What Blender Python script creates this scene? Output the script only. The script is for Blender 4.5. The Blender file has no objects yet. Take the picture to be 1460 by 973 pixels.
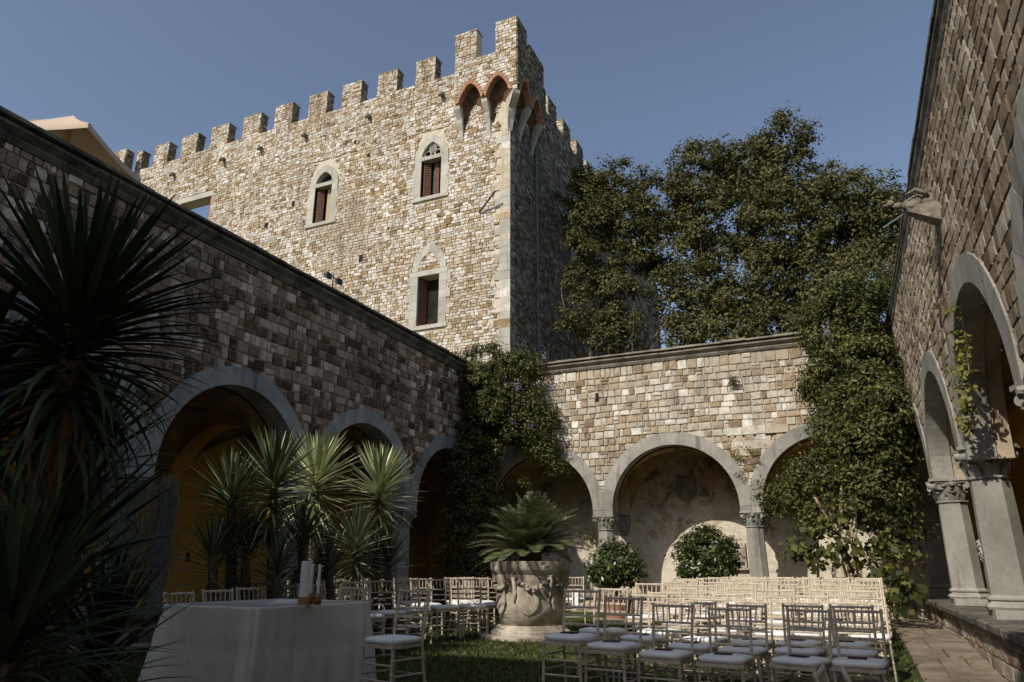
import bpy, math, random
import numpy as np
from mathutils import Matrix, Vector
R = math.radians
rnd = random.Random(7)
nrg = np.random.RandomState(11)
sc = bpy.context.scene
COL = sc.collection

# ------------------------------------------------------------------ camera, sky, sun, exposure
cam_d = bpy.data.cameras.new('camera'); cam = bpy.data.objects.new('camera', cam_d); COL.objects.link(cam)
cam_d.sensor_width = 36; cam_d.lens = 25.1; cam_d.clip_end = 2000; cam_d.clip_start = 0.05
cam.location = (0, 0, 1.07); cam.rotation_euler = (R(90 + 17.7), 0, R(24.2))
sc.camera = cam
SUN = Vector((0.34, 1.0, -0.88)).normalized()
w = bpy.data.worlds.new('World'); sc.world = w; w.use_nodes = True
nt = w.node_tree; bg = nt.nodes['Background']
sky = nt.nodes.new('ShaderNodeTexSky'); sky.sky_type = 'NISHITA'; sky.sun_disc = False
sky.sun_elevation = R(40.5); sky.sun_rotation = R(199); sky.altitude = 0; sky.air_density = 1.0
sky.dust_density = 1.6; sky.ozone_density = 2.5
hsv = nt.nodes.new('ShaderNodeHueSaturation'); hsv.inputs['Saturation'].default_value = 0.86
nt.links.new(sky.outputs[0], hsv.inputs['Color']); nt.links.new(hsv.outputs[0], bg.inputs[0])
bg.inputs[1].default_value = 0.113
sd = bpy.data.lights.new('sun', 'SUN'); sd.energy = 4.0; sd.angle = R(0.5); sd.color = (1, 0.93, 0.82)
so = bpy.data.objects.new('sun', sd); COL.objects.link(so); so.location = (-10, -40, 40)
so.rotation_euler = SUN.to_track_quat('-Z', 'Y').to_euler()
sc.view_settings.view_transform = 'Standard'; sc.view_settings.look = 'None'
sc.view_settings.exposure = 0.18; sc.view_settings.gamma = 1.0

# ------------------------------------------------------------------ mesh helpers
class MB:
    def __init__(s): s.v = []; s.f = []
    def add(s, vs, fs):
        o = len(s.v); s.v += [tuple(p) for p in vs]; s.f += [tuple(i + o for i in q) for q in fs]; return s
    def box(s, x0, x1, y0, y1, z0, z1, j=0.0):
        vs = [(x, y, z) for z in (z0, z1) for y in (y0, y1) for x in (x0, x1)]
        if j: vs = [tuple(c + rnd.uniform(-j, j) for c in p) for p in vs]
        return s.add(vs, [(0, 2, 3, 1), (4, 5, 7, 6), (0, 1, 5, 4), (2, 6, 7, 3), (0, 4, 6, 2), (1, 3, 7, 5)])
    def tube(s, pts, rad, n=6, cap=True):
        pts = [Vector(p) for p in pts]; m = len(pts)
        if not hasattr(rad, '__len__'): rad = [rad] * m
        vs = []; a = None
        for i, p in enumerate(pts):
            t = (pts[min(i + 1, m - 1)] - pts[max(i - 1, 0)])
            if t.length < 1e-9: t = Vector((0, 0, 1))
            t.normalize()
            if a is None:
                a = t.orthogonal().normalized()
            a = (a - t * a.dot(t))
            if a.length < 1e-6: a = t.orthogonal()
            a.normalize(); b = t.cross(a)
            for k in range(n):
                g = 2 * math.pi * k / n
                vs.append(p + (a * math.cos(g) + b * math.sin(g)) * rad[i])
        fs = [(i * n + k, i * n + (k + 1) % n, (i + 1) * n + (k + 1) % n, (i + 1) * n + k) for i in range(m - 1) for k in range(n)]
        if cap: fs += [tuple(range(n))[::-1], tuple((m - 1) * n + k for k in range(n))]
        return s.add(vs, fs)
    def lathe(s, prof, n=16, c=(0, 0, 0), ph=0.0, sq=None):
        vs = []
        for (r, z) in prof:
            for k in range(n):
                g = 2 * math.pi * k / n + ph
                vs.append((c[0] + r * math.cos(g), c[1] + r * math.sin(g), c[2] + z))
        m = len(prof)
        fs = [(i * n + k, i * n + (k + 1) % n, (i + 1) * n + (k + 1) % n, (i + 1) * n + k) for i in range(m - 1) for k in range(n)]
        fs += [tuple(range(n))[::-1], tuple((m - 1) * n + k for k in range(n))]
        return s.add(vs, fs)
    def prism(s, poly, axis, a, b):   # poly in the two other axes, extruded along axis from a to b
        n = len(poly)
        def P(q, t):
            return {0: (t, q[0], q[1]), 1: (q[0], t, q[1]), 2: (q[0], q[1], t)}[axis]
        vs = [P(q, a) for q in poly] + [P(q, b) for q in poly]
        fs = [tuple(range(n)), tuple(range(2 * n - 1, n - 1, -1))] + [(i, (i + 1) % n, (i + 1) % n + n, i + n) for i in range(n)]
        return s.add(vs, fs)
    def mesh(s, name, m, smooth=False):
        me = bpy.data.meshes.new(name); me.from_pydata(s.v, [], s.f)
        for mm in (m if isinstance(m, (list, tuple)) else [m]): me.materials.append(mm)
        if smooth: me.polygons.foreach_set('use_smooth', [True] * len(me.polygons))
        me.update(); return me
def np_mesh(name, V, F, m, smooth=False):       # V (n,3), F (k,4) or (k,3)
    me = bpy.data.meshes.new(name); k = F.shape[1]
    me.vertices.add(len(V)); me.vertices.foreach_set('co', V.astype(np.float32).ravel())
    me.loops.add(F.size); me.loops.foreach_set('vertex_index', F.astype(np.int32).ravel())
    me.polygons.add(len(F)); me.polygons.foreach_set('loop_start', np.arange(0, F.size, k, dtype=np.int32))
    me.update(calc_edges=True)
    me.materials.append(m)
    if smooth: me.polygons.foreach_set('use_smooth', [True] * len(F))
    return me
def ob(name, me, parent=None, mtx=None, **kw):
    o = bpy.data.objects.new(name, me); COL.objects.link(o)
    if parent is not None: o.parent = parent
    if mtx is not None: o.matrix_basis = mtx
    for k, v in kw.items(): o[k] = v
    return o
def thing(name, label, cat, loc=(0, 0, 0), rz=0.0, group=None):
    o = ob(name, None); o.location = loc; o.rotation_euler = (0, 0, rz); o['label'] = label; o['category'] = cat
    if group: o['group'] = group
    o.empty_display_size = 0.2
    return o
def single(name, me, label, cat, loc=(0, 0, 0), rz=0.0, group=None):
    o = ob(name, me); o.location = loc; o.rotation_euler = (0, 0, rz); o['label'] = label; o['category'] = cat
    if group: o['group'] = group
    return o
def T(x, y, z): return Matrix.Translation((x, y, z))

# ------------------------------------------------------------------ materials
def newmat(name, rough=0.85, spec=0.3):
    m = bpy.data.materials.new(name); m.use_nodes = True
    t = m.node_tree; b = t.nodes['Principled BSDF']; b.inputs['Roughness'].default_value = rough
    b.inputs['Specular IOR Level'].default_value = spec
    return m, t, b
def N(t, kind, **kw):
    n = t.nodes.new(kind)
    for k, v in kw.items():
        if k.startswith('i_'): n.inputs[k[2:].replace('_', ' ')].default_value = v
        else: setattr(n, k, v)
    return n
def noise(t, scale, detail=4, rough=0.6, src=None, dist=0.0):
    n = N(t, 'ShaderNodeTexNoise'); n.inputs['Scale'].default_value = scale; n.inputs['Detail'].default_value = detail
    n.inputs['Roughness'].default_value = rough; n.inputs['Distortion'].default_value = dist
    if src: t.links.new(src, n.inputs['Vector'])
    return n.outputs['Fac']
def ramp(t, fac, stops, const=False):
    r = N(t, 'ShaderNodeValToRGB'); e = r.color_ramp.elements
    if const: r.color_ramp.interpolation = 'CONSTANT'
    while len(e) < len(stops): e.new(0.5)
    for k, (p, c) in enumerate(stops):
        e[k].position = p; e[k].color = (c if hasattr(c, '__len__') else (c, c, c)) + ((1,) if hasattr(c, '__len__') else (1,))
    t.links.new(fac, r.inputs[0]); return r.outputs[0]
def mix(t, a, b, fac, mode='MIX'):
    m = N(t, 'ShaderNodeMix', data_type='RGBA', blend_type=mode)
    for s, v in ((m.inputs[0], fac), (m.inputs[6], a), (m.inputs[7], b)):
        if hasattr(v, 'links'): t.links.new(v, s)
        elif hasattr(v, '__len__'): s.default_value = tuple(v) + ((1,) if len(v) == 3 else ())
        else: s.default_value = v
    return m.outputs[2]
def pos(t): return N(t, 'ShaderNodeNewGeometry').outputs['Position']
def bump(t, b, fac, strength=0.5, dist=0.02):
    n = N(t, 'ShaderNodeBump'); n.inputs['Strength'].default_value = strength; n.inputs['Distance'].default_value = dist
    t.links.new(fac, n.inputs['Height']); t.links.new(n.outputs[0], b.inputs['Normal'])
def rand_piece(t):
    g = N(t, 'ShaderNodeNewGeometry'); o = N(t, 'ShaderNodeObjectInfo')
    a = N(t, 'ShaderNodeMath', operation='ADD'); t.links.new(g.outputs['Random Per Island'], a.inputs[0]); t.links.new(o.outputs['Random'], a.inputs[1])
    f = N(t, 'ShaderNodeMath', operation='FRACT'); t.links.new(a.outputs[0], f.inputs[0]); return f.outputs[0]
def stone_mat(name, stops, weather, wscale, wlo, whi, fine=9, bs=0.7, bd=0.03, smear=(0.40, 0.35, 0.28), sm=(.50, .60, .62), bsc=22):
    m, t, b = newmat(name, 0.92, 0.15); p = pos(t)
    c = ramp(t, rand_piece(t), stops)
    c = mix(t, c, ramp(t, noise(t, fine, 6, 0.7, p), [(0.3, 0.55), (0.5, 0.95), (0.72, 1.25)]), 0.8, 'MULTIPLY')
    wf = ramp(t, noise(t, wscale, 5, 0.6, p), [(wlo, 0.0), (whi, 1.0)])
    wm = N(t, 'ShaderNodeMath', operation='MULTIPLY'); t.links.new(wf, wm.inputs[0]); wm.inputs[1].default_value = 0.75
    c = mix(t, c, weather, wm.outputs[0])
    c = mix(t, c, smear, ramp(t, noise(t, 2.3, 6, 0.75, p, 0.8), [(sm[0], 0.0), (sm[1], sm[2])]))
    mp = N(t, 'ShaderNodeMapping'); mp.inputs['Scale'].default_value = (1.7, 1.7, 0.22); t.links.new(p, mp.inputs[0])
    c = mix(t, c, ramp(t, noise(t, 1.3, 6, 0.7, mp.outputs[0], 0.4), [(0.32, 0.55), (0.48, 0.95), (0.7, 1.12)]), 0.85, 'MULTIPLY')
    t.links.new(c, b.inputs['Base Color'])
    bump(t, b, noise(t, bsc, 8, 0.8, p), bs, bd); return m
def simple(name, a, bcol, scale=3.0, rough=0.85, spec=0.25, bs=0.3, bd=0.01, bscale=30, lo=0.35, hi=0.65, detail=5):
    m, t, b = newmat(name, rough, spec); p = pos(t)
    t.links.new(ramp(t, noise(t, scale, detail, 0.65, p), [(lo, a), (hi, bcol)]), b.inputs['Base Color'])
    if bs: bump(t, b, noise(t, bscale, 4, 0.6, p), bs, bd)
    return m
STW = [(0.0, (0.184, 0.130, 0.081)), (0.12, (0.302, 0.216, 0.130)), (0.28, (0.410, 0.324, 0.216)), (0.45, (0.464, 0.400, 0.292)), (0.6, (0.432, 0.389, 0.324)), (0.75, (0.562, 0.508, 0.400)), (0.9, (0.691, 0.648, 0.551)), (1.0, (0.756, 0.713, 0.626))]
M = {}
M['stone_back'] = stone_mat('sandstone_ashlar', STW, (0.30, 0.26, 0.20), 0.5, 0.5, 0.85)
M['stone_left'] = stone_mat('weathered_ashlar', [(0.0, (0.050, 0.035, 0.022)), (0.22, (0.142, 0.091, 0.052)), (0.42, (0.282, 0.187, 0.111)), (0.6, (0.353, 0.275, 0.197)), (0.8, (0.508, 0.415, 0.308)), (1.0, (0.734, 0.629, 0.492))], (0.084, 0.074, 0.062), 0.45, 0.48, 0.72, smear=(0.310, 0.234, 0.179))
M['stone_right'] = stone_mat('rough_rubble_ashlar', [(0.0, (0.180, 0.126, 0.080)), (0.22, (0.317, 0.237, 0.154)), (0.45, (0.487, 0.404, 0.299)), (0.75, (0.635, 0.555, 0.429)), (1.0, (0.736, 0.676, 0.541))], (0.212, 0.167, 0.117), 0.8, 0.42, 0.66, 11, 1.0, 0.10, smear=(0.402, 0.323, 0.233), sm=(0.497, 0.565, 0.700), bsc=9)
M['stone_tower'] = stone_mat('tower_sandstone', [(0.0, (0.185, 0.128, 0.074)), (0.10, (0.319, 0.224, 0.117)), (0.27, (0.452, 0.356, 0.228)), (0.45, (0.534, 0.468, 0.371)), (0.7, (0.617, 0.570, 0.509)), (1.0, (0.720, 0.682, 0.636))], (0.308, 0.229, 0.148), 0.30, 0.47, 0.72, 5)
M['stone_shaded'] = stone_mat('shaded_tower_stone', [(0.0, (0.077, 0.061, 0.044)), (0.3, (0.165, 0.132, 0.094)), (0.6, (0.242, 0.209, 0.160)), (0.85, (0.363, 0.330, 0.275)), (1.0, (0.462, 0.429, 0.363))], (0.099, 0.088, 0.072), 0.4, 0.45, 0.7, 4, smear=(0.220, 0.187, 0.154))  # darker copy of the tower stone, with the shade of the east faces painted in
M['mortar'] = simple('mortar', (0.36, 0.31, 0.25), (0.50, 0.44, 0.36), 4)
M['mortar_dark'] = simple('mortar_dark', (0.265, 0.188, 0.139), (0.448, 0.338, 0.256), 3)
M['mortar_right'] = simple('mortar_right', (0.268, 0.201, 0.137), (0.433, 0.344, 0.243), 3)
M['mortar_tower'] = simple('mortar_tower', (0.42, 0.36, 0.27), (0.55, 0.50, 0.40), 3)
def cut_stone(name, a, b_, stain):
    m, t, b = newmat(name, 0.82, 0.25); p = pos(t)
    c = ramp(t, noise(t, 1.6, 6, 0.7, p), [(0.32, a), (0.68, b_)])
    c = mix(t, c, ramp(t, rand_piece(t), [(0, 0.82), (1, 1.12)]), 1.0, 'MULTIPLY')
    mp = N(t, 'ShaderNodeMapping'); mp.inputs['Scale'].default_value = (2.4, 2.4, 0.35); t.links.new(p, mp.inputs[0])
    c = mix(t, c, stain, ramp(t, noise(t, 1.7, 7, 0.72, mp.outputs[0], 0.6), [(0.52, 0.0), (0.66, 0.75)]))
    c = mix(t, c, (0.42, 0.40, 0.35), ramp(t, noise(t, 6, 6, 0.8, p), [(0.62, 0.0), (0.70, 0.55)]))
    t.links.new(c, b.inputs['Base Color']); bump(t, b, noise(t, 16, 6, 0.75, p), 0.5, 0.018); return m
M['serena'] = cut_stone('grey_pietra_serena', (0.21, 0.20, 0.175), (0.345, 0.33, 0.29), (0.13, 0.12, 0.10))
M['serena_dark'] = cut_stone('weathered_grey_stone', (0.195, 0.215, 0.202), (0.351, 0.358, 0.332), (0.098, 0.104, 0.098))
M['quoin'] = cut_stone('grey_quoin', (0.33, 0.31, 0.265), (0.48, 0.46, 0.40), (0.24, 0.21, 0.16))
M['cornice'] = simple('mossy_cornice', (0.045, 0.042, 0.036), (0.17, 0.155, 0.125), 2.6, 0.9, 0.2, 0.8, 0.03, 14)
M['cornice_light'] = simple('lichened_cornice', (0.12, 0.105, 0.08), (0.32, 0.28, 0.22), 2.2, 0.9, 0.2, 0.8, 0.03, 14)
M['ochre'] = None
def ochre():
    m, t, b = newmat('ochre_plaster', 0.9, 0.15); p = pos(t)
    c = ramp(t, noise(t, 1.3, 6, 0.65, p), [(0.3, (0.468, 0.247, 0.039)), (0.55, (0.598, 0.345, 0.065)), (0.75, (0.689, 0.442, 0.130))])
    c = mix(t, c, (0.12, 0.085, 0.05), ramp(t, noise(t, 0.55, 6, 0.7, p), [(0.52, 0.0), (0.68, 0.8)]))
    t.links.new(c, b.inputs['Base Color']); bump(t, b, noise(t, 15, 4, 0.6, p), 0.3, 0.01); return m
M['ochre'] = ochre()
def vault_plaster():  # vault plaster mottled from dark brown to ochre
    m, t, b = newmat('mottled_vault_plaster', 0.92, 0.1); p = pos(t)
    c = ramp(t, noise(t, 0.9, 6, 0.7, p), [(0.36, (0.099, 0.080, 0.053)), (0.52, (0.261, 0.190, 0.093)), (0.70, (0.680, 0.421, 0.112))])
    t.links.new(c, b.inputs['Base Color']); bump(t, b, noise(t, 12, 4, 0.6, p), 0.3, 0.01); return m
M['vault'] = vault_plaster()
def fresco():
    m, t, b = newmat('peeling_plaster', 0.92, 0.1); p = pos(t)
    pl = ramp(t, noise(t, 1.6, 6, 0.7, p), [(0.3, (0.27, 0.22, 0.14)), (0.45, (0.42, 0.36, 0.26)), (0.58, (0.40, 0.28, 0.13)), (0.72, (0.52, 0.47, 0.37))])
    br = N(t, 'ShaderNodeTexBrick'); br.inputs['Scale'].default_value = 4.0; br.inputs['Color1'].default_value = (0.30, 0.13, 0.08, 1); br.inputs['Color2'].default_value = (0.38, 0.27, 0.19, 1); br.inputs['Mortar'].default_value = (0.42, 0.37, 0.3, 1)
    mp = N(t, 'ShaderNodeMapping'); mp.inputs['Rotation'].default_value = (R(90), 0, 0); t.links.new(p, mp.inputs[0]); t.links.new(mp.outputs[0], br.inputs['Vector'])
    f = ramp(t, noise(t, 0.75, 7, 0.72, p, 0.5), [(0.55, 0.0), (0.565, 1.0)])
    c = mix(t, pl, br.outputs[0], f)
    c = mix(t, c, (0.10, 0.085, 0.06), ramp(t, noise(t, 1.1, 7, 0.75, p, 1.0), [(0.52, 0.0), (0.60, 0.8)]))
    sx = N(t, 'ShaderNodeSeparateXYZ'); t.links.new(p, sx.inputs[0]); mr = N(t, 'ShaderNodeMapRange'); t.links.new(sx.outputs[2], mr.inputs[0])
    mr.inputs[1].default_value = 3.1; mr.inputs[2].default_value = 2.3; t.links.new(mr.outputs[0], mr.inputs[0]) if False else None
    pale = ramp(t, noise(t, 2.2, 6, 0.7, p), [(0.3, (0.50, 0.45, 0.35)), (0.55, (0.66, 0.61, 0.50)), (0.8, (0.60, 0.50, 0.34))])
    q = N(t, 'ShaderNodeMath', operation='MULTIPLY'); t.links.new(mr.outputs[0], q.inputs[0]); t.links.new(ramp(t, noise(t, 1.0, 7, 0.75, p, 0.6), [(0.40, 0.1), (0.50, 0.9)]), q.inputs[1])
    c = mix(t, c, pale, q.outputs[0])  # pale plaster low down, lightened further to paint the sunlit patch
    c = mix(t, c, ramp(t, noise(t, 3.1, 8, 0.8, p, 0.8), [(0.34, 0.5), (0.5, 0.95), (0.7, 1.1)]), 0.9, 'MULTIPLY')
    t.links.new(c, b.inputs['Base Color']); bump(t, b, f, 0.5, -0.02); return m
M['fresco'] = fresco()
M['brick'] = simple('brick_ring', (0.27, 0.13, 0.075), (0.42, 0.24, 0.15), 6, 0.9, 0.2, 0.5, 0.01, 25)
M['soffit_brick_shaded'] = simple('shade_darkened_brick', (0.05, 0.032, 0.02), (0.17, 0.10, 0.06), 3, 0.9, 0.1, 0.6, 0.01, 25)  # brick darkened to paint the shade inside the turret niches
M['void'] = simple('dark_interior', (0.012, 0.011, 0.01), (0.03, 0.026, 0.02), 2, 0.9, 0.1, 0)
M['shutter'] = simple('old_red_brown_wood', (0.075, 0.034, 0.019), (0.143, 0.071, 0.041), 8, 0.7)
M['board'] = simple('pale_board', (0.36, 0.26, 0.15), (0.46, 0.34, 0.21), 8, 0.7)
M['glass'], _t, _b = newmat('window_glass', 0.05, 0.9); _b.inputs['Base Color'].default_value = (0.05, 0.06, 0.07, 1); _b.inputs['Metallic'].default_value = 0.6
M['copper'] = simple('verdigris_pipe', (0.07, 0.12, 0.115), (0.13, 0.19, 0.18), 3, 0.6, 0.4)
M['iron'] = simple('dark_iron', (0.02, 0.02, 0.022), (0.06, 0.05, 0.045), 8, 0.6, 0.4)
M['paving'] = simple('paving_stone', (0.11, 0.085, 0.06), (0.26, 0.21, 0.15), 1.5, 0.85, 0.3, 0.6, 0.02, 9)
M['wood'] = simple('limed_chair_wood', (0.395, 0.321, 0.237), (0.582, 0.503, 0.396), 14, 0.5, 0.4, 0.15, 0.003, 60)
M['cushion'] = simple('ivory_cushion', (0.72, 0.71, 0.68), (0.80, 0.79, 0.76), 5, 0.85, 0.2, 0.25, 0.01, 12)
M['booklet'] = simple('plum_booklet', (0.035, 0.018, 0.028), (0.05, 0.028, 0.04), 5, 0.6, 0.3, 0)
M['paper'] = simple('white_paper', (0.75, 0.76, 0.76), (0.82, 0.82, 0.82), 5, 0.7, 0.3, 0)
M['cloth'] = simple('stone_grey_tablecloth', (0.580, 0.559, 0.496), (0.642, 0.621, 0.556), 2.5, 0.7, 0.25, 0.35, 0.012, 7)
M['wax'], _t, _b = newmat('white_wax', 0.45, 0.4); _b.inputs['Base Color'].default_value = (0.80, 0.80, 0.77, 1); _b.inputs['Subsurface Weight'].default_value = 0.15
M['copper_leaf'] = simple('copper_band', (0.35, 0.16, 0.06), (0.48, 0.24, 0.10), 20, 0.4, 0.6, 0)
M['amber'], _t, _b = newmat('amber_glass', 0.08, 0.7); _b.inputs['Base Color'].default_value = (0.55, 0.30, 0.10, 1); _b.inputs['Transmission Weight'].default_value = 0.7
M['urn'] = simple('old_carved_stone', (0.190, 0.160, 0.124), (0.516, 0.461, 0.374), 2.6, 0.88, 0.2, 0.7, 0.015, 16)
M['bracket'] = simple('lichened_bracket_stone', (0.10, 0.09, 0.07), (0.27, 0.24, 0.19), 7, 0.9, 0.2, 0.8, 0.02, 25)
M['faded'] = simple('faded_relief', (0.10, 0.085, 0.06), (0.22, 0.19, 0.14), 5)
M['terracotta'] = simple('terracotta', (0.30, 0.13, 0.075), (0.42, 0.21, 0.13), 5, 0.85)
M['canvas'], _t, _b = newmat('beige_canvas', 0.85, 0.2); _b.inputs['Base Color'].default_value = (0.46, 0.37, 0.29, 1)
_b.inputs['Transmission Weight'].default_value = 0.0
M['soil'] = simple('soil', (0.04, 0.03, 0.02), (0.08, 0.06, 0.04), 6)
M['bark'] = simple('bark', (0.07, 0.055, 0.04), (0.18, 0.15, 0.12), 5, 0.95, 0.1, 0.9, 0.03, 12)
M['bark_pale'] = simple('bark_pale', (0.25, 0.19, 0.13), (0.42, 0.34, 0.26), 5, 0.95, 0.1, 0.6, 0.01, 30)
def leaf_mat(name, stops, trans=0.3, rough=0.5, spec=0.4):
    m, t, b = newmat(name, rough, spec)
    c = ramp(t, rand_piece(t), stops); t.links.new(c, b.inputs['Base Color'])
    tr = N(t, 'ShaderNodeBsdfTranslucent'); t.links.new(c, tr.inputs[0]); mx = N(t, 'ShaderNodeMixShader'); mx.inputs[0].default_value = trans
    t.links.new(b.outputs[0], mx.inputs[1]); t.links.new(tr.outputs[0], mx.inputs[2]); t.links.new(mx.outputs[0], t.nodes['Material Output'].inputs[0]); return m
M['oak'] = leaf_mat('oak_leaves', [(0, (0.038, 0.042, 0.016)), (0.5, (0.082, 0.084, 0.029)), (0.85, (0.146, 0.137, 0.052)), (1, (0.211, 0.178, 0.081))], 0.3, 0.75, 0.15)
M['vine'] = leaf_mat('wisteria_leaves', [(0, (0.028, 0.038, 0.010)), (0.5, (0.065, 0.078, 0.020)), (0.8, (0.115, 0.118, 0.030)), (0.97, (0.20, 0.18, 0.055)), (1, (0.30, 0.20, 0.06))], 0.3, 0.6, 0.25)
M['creeper'] = leaf_mat('yellow_green_creeper', [(0, (0.10, 0.12, 0.02)), (0.5, (0.20, 0.20, 0.035)), (1, (0.32, 0.29, 0.07))], 0.4)
M['citrus'] = leaf_mat('glossy_citrus_leaves', [(0, (0.025, 0.042, 0.012)), (0.6, (0.05, 0.075, 0.018)), (0.93, (0.10, 0.12, 0.03)), (1, (0.3, 0.28, 0.06))], 0.2, 0.35, 0.5)
M['yucca'] = leaf_mat('sunlit_yucca_leaves', [(0, (0.10, 0.125, 0.05)), (0.35, (0.27, 0.31, 0.14)), (0.7, (0.48, 0.50, 0.27)), (1, (0.66, 0.66, 0.42))], 0.15, 0.35, 0.6)  # yucca leaf colours lightened as if in full sun
M['yucca_shaded'] = leaf_mat('shaded_yucca_leaves', [(0, (0.035, 0.05, 0.02)), (0.6, (0.085, 0.11, 0.045)), (1, (0.20, 0.23, 0.11))], 0.15, 0.4, 0.5)  # same leaves with shade put into the colour
M['yucca_deep_shade'] = leaf_mat('deep_shade_yucca_leaves', [(0, (0.018, 0.031, 0.013)), (0.6, (0.039, 0.062, 0.023)), (1, (0.072, 0.104, 0.039))], 0.12, 0.5, 0.2)  # near yuccas: leaf colours darkened further for deep shade
M['cycad'] = leaf_mat('cycad_fronds', [(0, (0.05, 0.062, 0.024)), (0.5, (0.11, 0.125, 0.055)), (1, (0.24, 0.25, 0.13))], 0.15, 0.38, 0.5)
M['grass'] = leaf_mat('grass_blades', [(0, (0.035, 0.052, 0.014)), (0.5, (0.062, 0.085, 0.024)), (0.85, (0.11, 0.12, 0.04)), (1, (0.20, 0.17, 0.08))], 0.3, 0.6, 0.2)
M['lawn'] = simple('lawn_soil', (0.03, 0.05, 0.012), (0.07, 0.09, 0.025), 5, 0.95, 0.1, 0.8, 0.03, 40)
M['field'] = simple('field_ground', (0.05, 0.06, 0.025), (0.12, 0.11, 0.06), 0.3, 0.95, 0.1, 0)
M['flower'] = leaf_mat('lilac_petals', [(0, (0.28, 0.22, 0.42)), (1, (0.42, 0.34, 0.55))], 0.4, 0.7, 0.1)
M['dry'] = simple('dry_strands', (0.10, 0.11, 0.09), (0.22, 0.22, 0.18), 8, 0.9, 0.1, 0)
M['tan_leaf'] = leaf_mat('brown_dry_leaves', [(0, (0.16, 0.09, 0.03)), (1, (0.30, 0.18, 0.07))], 0.3, 0.7, 0.1)

# ------------------------------------------------------------------ ground
def S(x): x = min(1, max(0, x)); return x * x * (3 - 2 * x)
def gz(x, y):
    return -0.20 * S((x + 3.1) / 1.9) * S((14 - y) / 5.0) - 0.14 * S((7.2 - y) / 3) * S((x + 1.8) / 1.2)
def sheet(x0, x1, y0, y1, nx, ny, fz):
    xs = np.linspace(x0, x1, nx); ys = np.linspace(y0, y1, ny)
    V = np.array([(x, y, fz(x, y)) for y in ys for x in xs])
    F = np.array([(j * nx + i, j * nx + i + 1, (j + 1) * nx + i + 1, (j + 1) * nx + i) for j in range(ny - 1) for i in range(nx - 1)])
    return V, F
V, F = sheet(-600, 600, -600, 600, 9, 9, lambda x, y: -0.62)
ob('ground', np_mesh('ground', V, F, M['field']), kind='structure')
V, F = sheet(-9.3, 1.5, -3.5, 18.9, 60, 110, lambda x, y: gz(x, y) + 0.008 * math.sin(x * 3.1 + y) * math.sin(y * 2.3))
ob('lawn', np_mesh('lawn', V, F, M['lawn']), kind='structure')
# short blades over the lawn in view
def grass():
    n = 90000
    d = nrg.uniform(2.2, 16.5, n) ** 1.0; a = np.radians(nrg.uniform(-12, 60, n))
    x = -np.sin(a) * d; y = np.cos(a) * d
    k = (x > -9.2) & (x < 0.62) & (y < 18.3); x = x[k]; y = y[k]; d = d[k]; n = len(x)
    z = np.array([gz(p, q) for p, q in zip(x, y)])
    h = nrg.uniform(0.02, 0.05, n); wd = 0.0035 + 0.0011 * d
    t = nrg.uniform(0, 6.28, n); lx = nrg.normal(0, 0.018, n); ly = nrg.normal(0, 0.018, n)
    V = np.zeros((n, 3, 3)); c = np.cos(t) * wd; s = np.sin(t) * wd
    V[:, 0] = np.stack([x - c, y - s, z - 0.005], 1); V[:, 1] = np.stack([x + c, y + s, z - 0.005], 1); V[:, 2] = np.stack([x + lx, y + ly, z + h], 1)
    ob('grass', np_mesh('grass', V.reshape(-1, 3), np.arange(n * 3).reshape(-1, 3), M['grass']), kind='stuff', label='short green lawn grass in the courtyard', category='grass')
grass()
def fallen():
    n = 420; a = np.radians(nrg.uniform(-8, 50, n)); d = nrg.uniform(3.5, 16, n); x = -np.sin(a) * d; y = np.cos(a) * d
    P = np.stack([x, y, np.array([gz(p, q) for p, q in zip(x, y)]) + .04], 1); P = P[(x > -9) & (x < 1.3) & (y < 18)]; n = len(P)
    nor = nrg.normal(0, .35, (n, 3)); nor[:, 2] = 1; nor /= np.linalg.norm(nor, axis=1)[:, None]
    t = np.cross(nor, nrg.normal(0, 1, (n, 3))); t /= np.linalg.norm(t, axis=1)[:, None]; b = np.cross(nor, t); s = nrg.uniform(.03, .07, n)[:, None]
    V = np.stack([P - t * s * .6, P + b * s * .3 + nor * .008, P + t * s * .6, P - b * s * .3 + nor * .008], 1).reshape(-1, 3)
    ob('fallen_leaves', np_mesh('fallen_leaves', V, np.arange(n * 4).reshape(-1, 4), M['tan_leaf']), kind='stuff', label='dry fallen leaves scattered over the lawn and walk', category='leaves')
fallen()
# paved walk along the right-hand arcade: slabs as pieces of the pavement
pave = ob('pavement', MB().box(0.62, 1.55, -3.5, 18.9, -0.55, -0.5).mesh('pavement', M['soil']), kind='structure')
def pavement():
    y = -0.5
    while y < 18.7:
        d = rnd.uniform(0.55, 0.95)
        x = 0.62; row = []
        while x < 1.5:
            wd = rnd.choice([0.31, 0.46, 0.46]); x1 = x + wd
            if x1 > 1.35: x1 = 1.54
            row.append((x, x1)); x = x1
        for (a, b) in row:
            m = MB(); zz = rnd.uniform(-0.006, 0.006); g = 0.008
            vs = []
            for (px, py) in ((a + g, y + g), (b - g, y + g), (b - g, y + d - g), (a + g, y + d - g)):
                vs.append((px + rnd.uniform(-.005, .005), py + rnd.uniform(-.008, .008), gz(px, py) + 0.02 + zz))
            m.add(vs + [(v[0], v[1], v[2] - 0.1) for v in vs], [(0, 1, 2, 3), (0, 4, 5, 1), (1, 5, 6, 2), (2, 6, 7, 3), (3, 7, 4, 0)])
            ob('slab', m.mesh('slab', M['paving']), pave)
        y += d
pavement()

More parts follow.
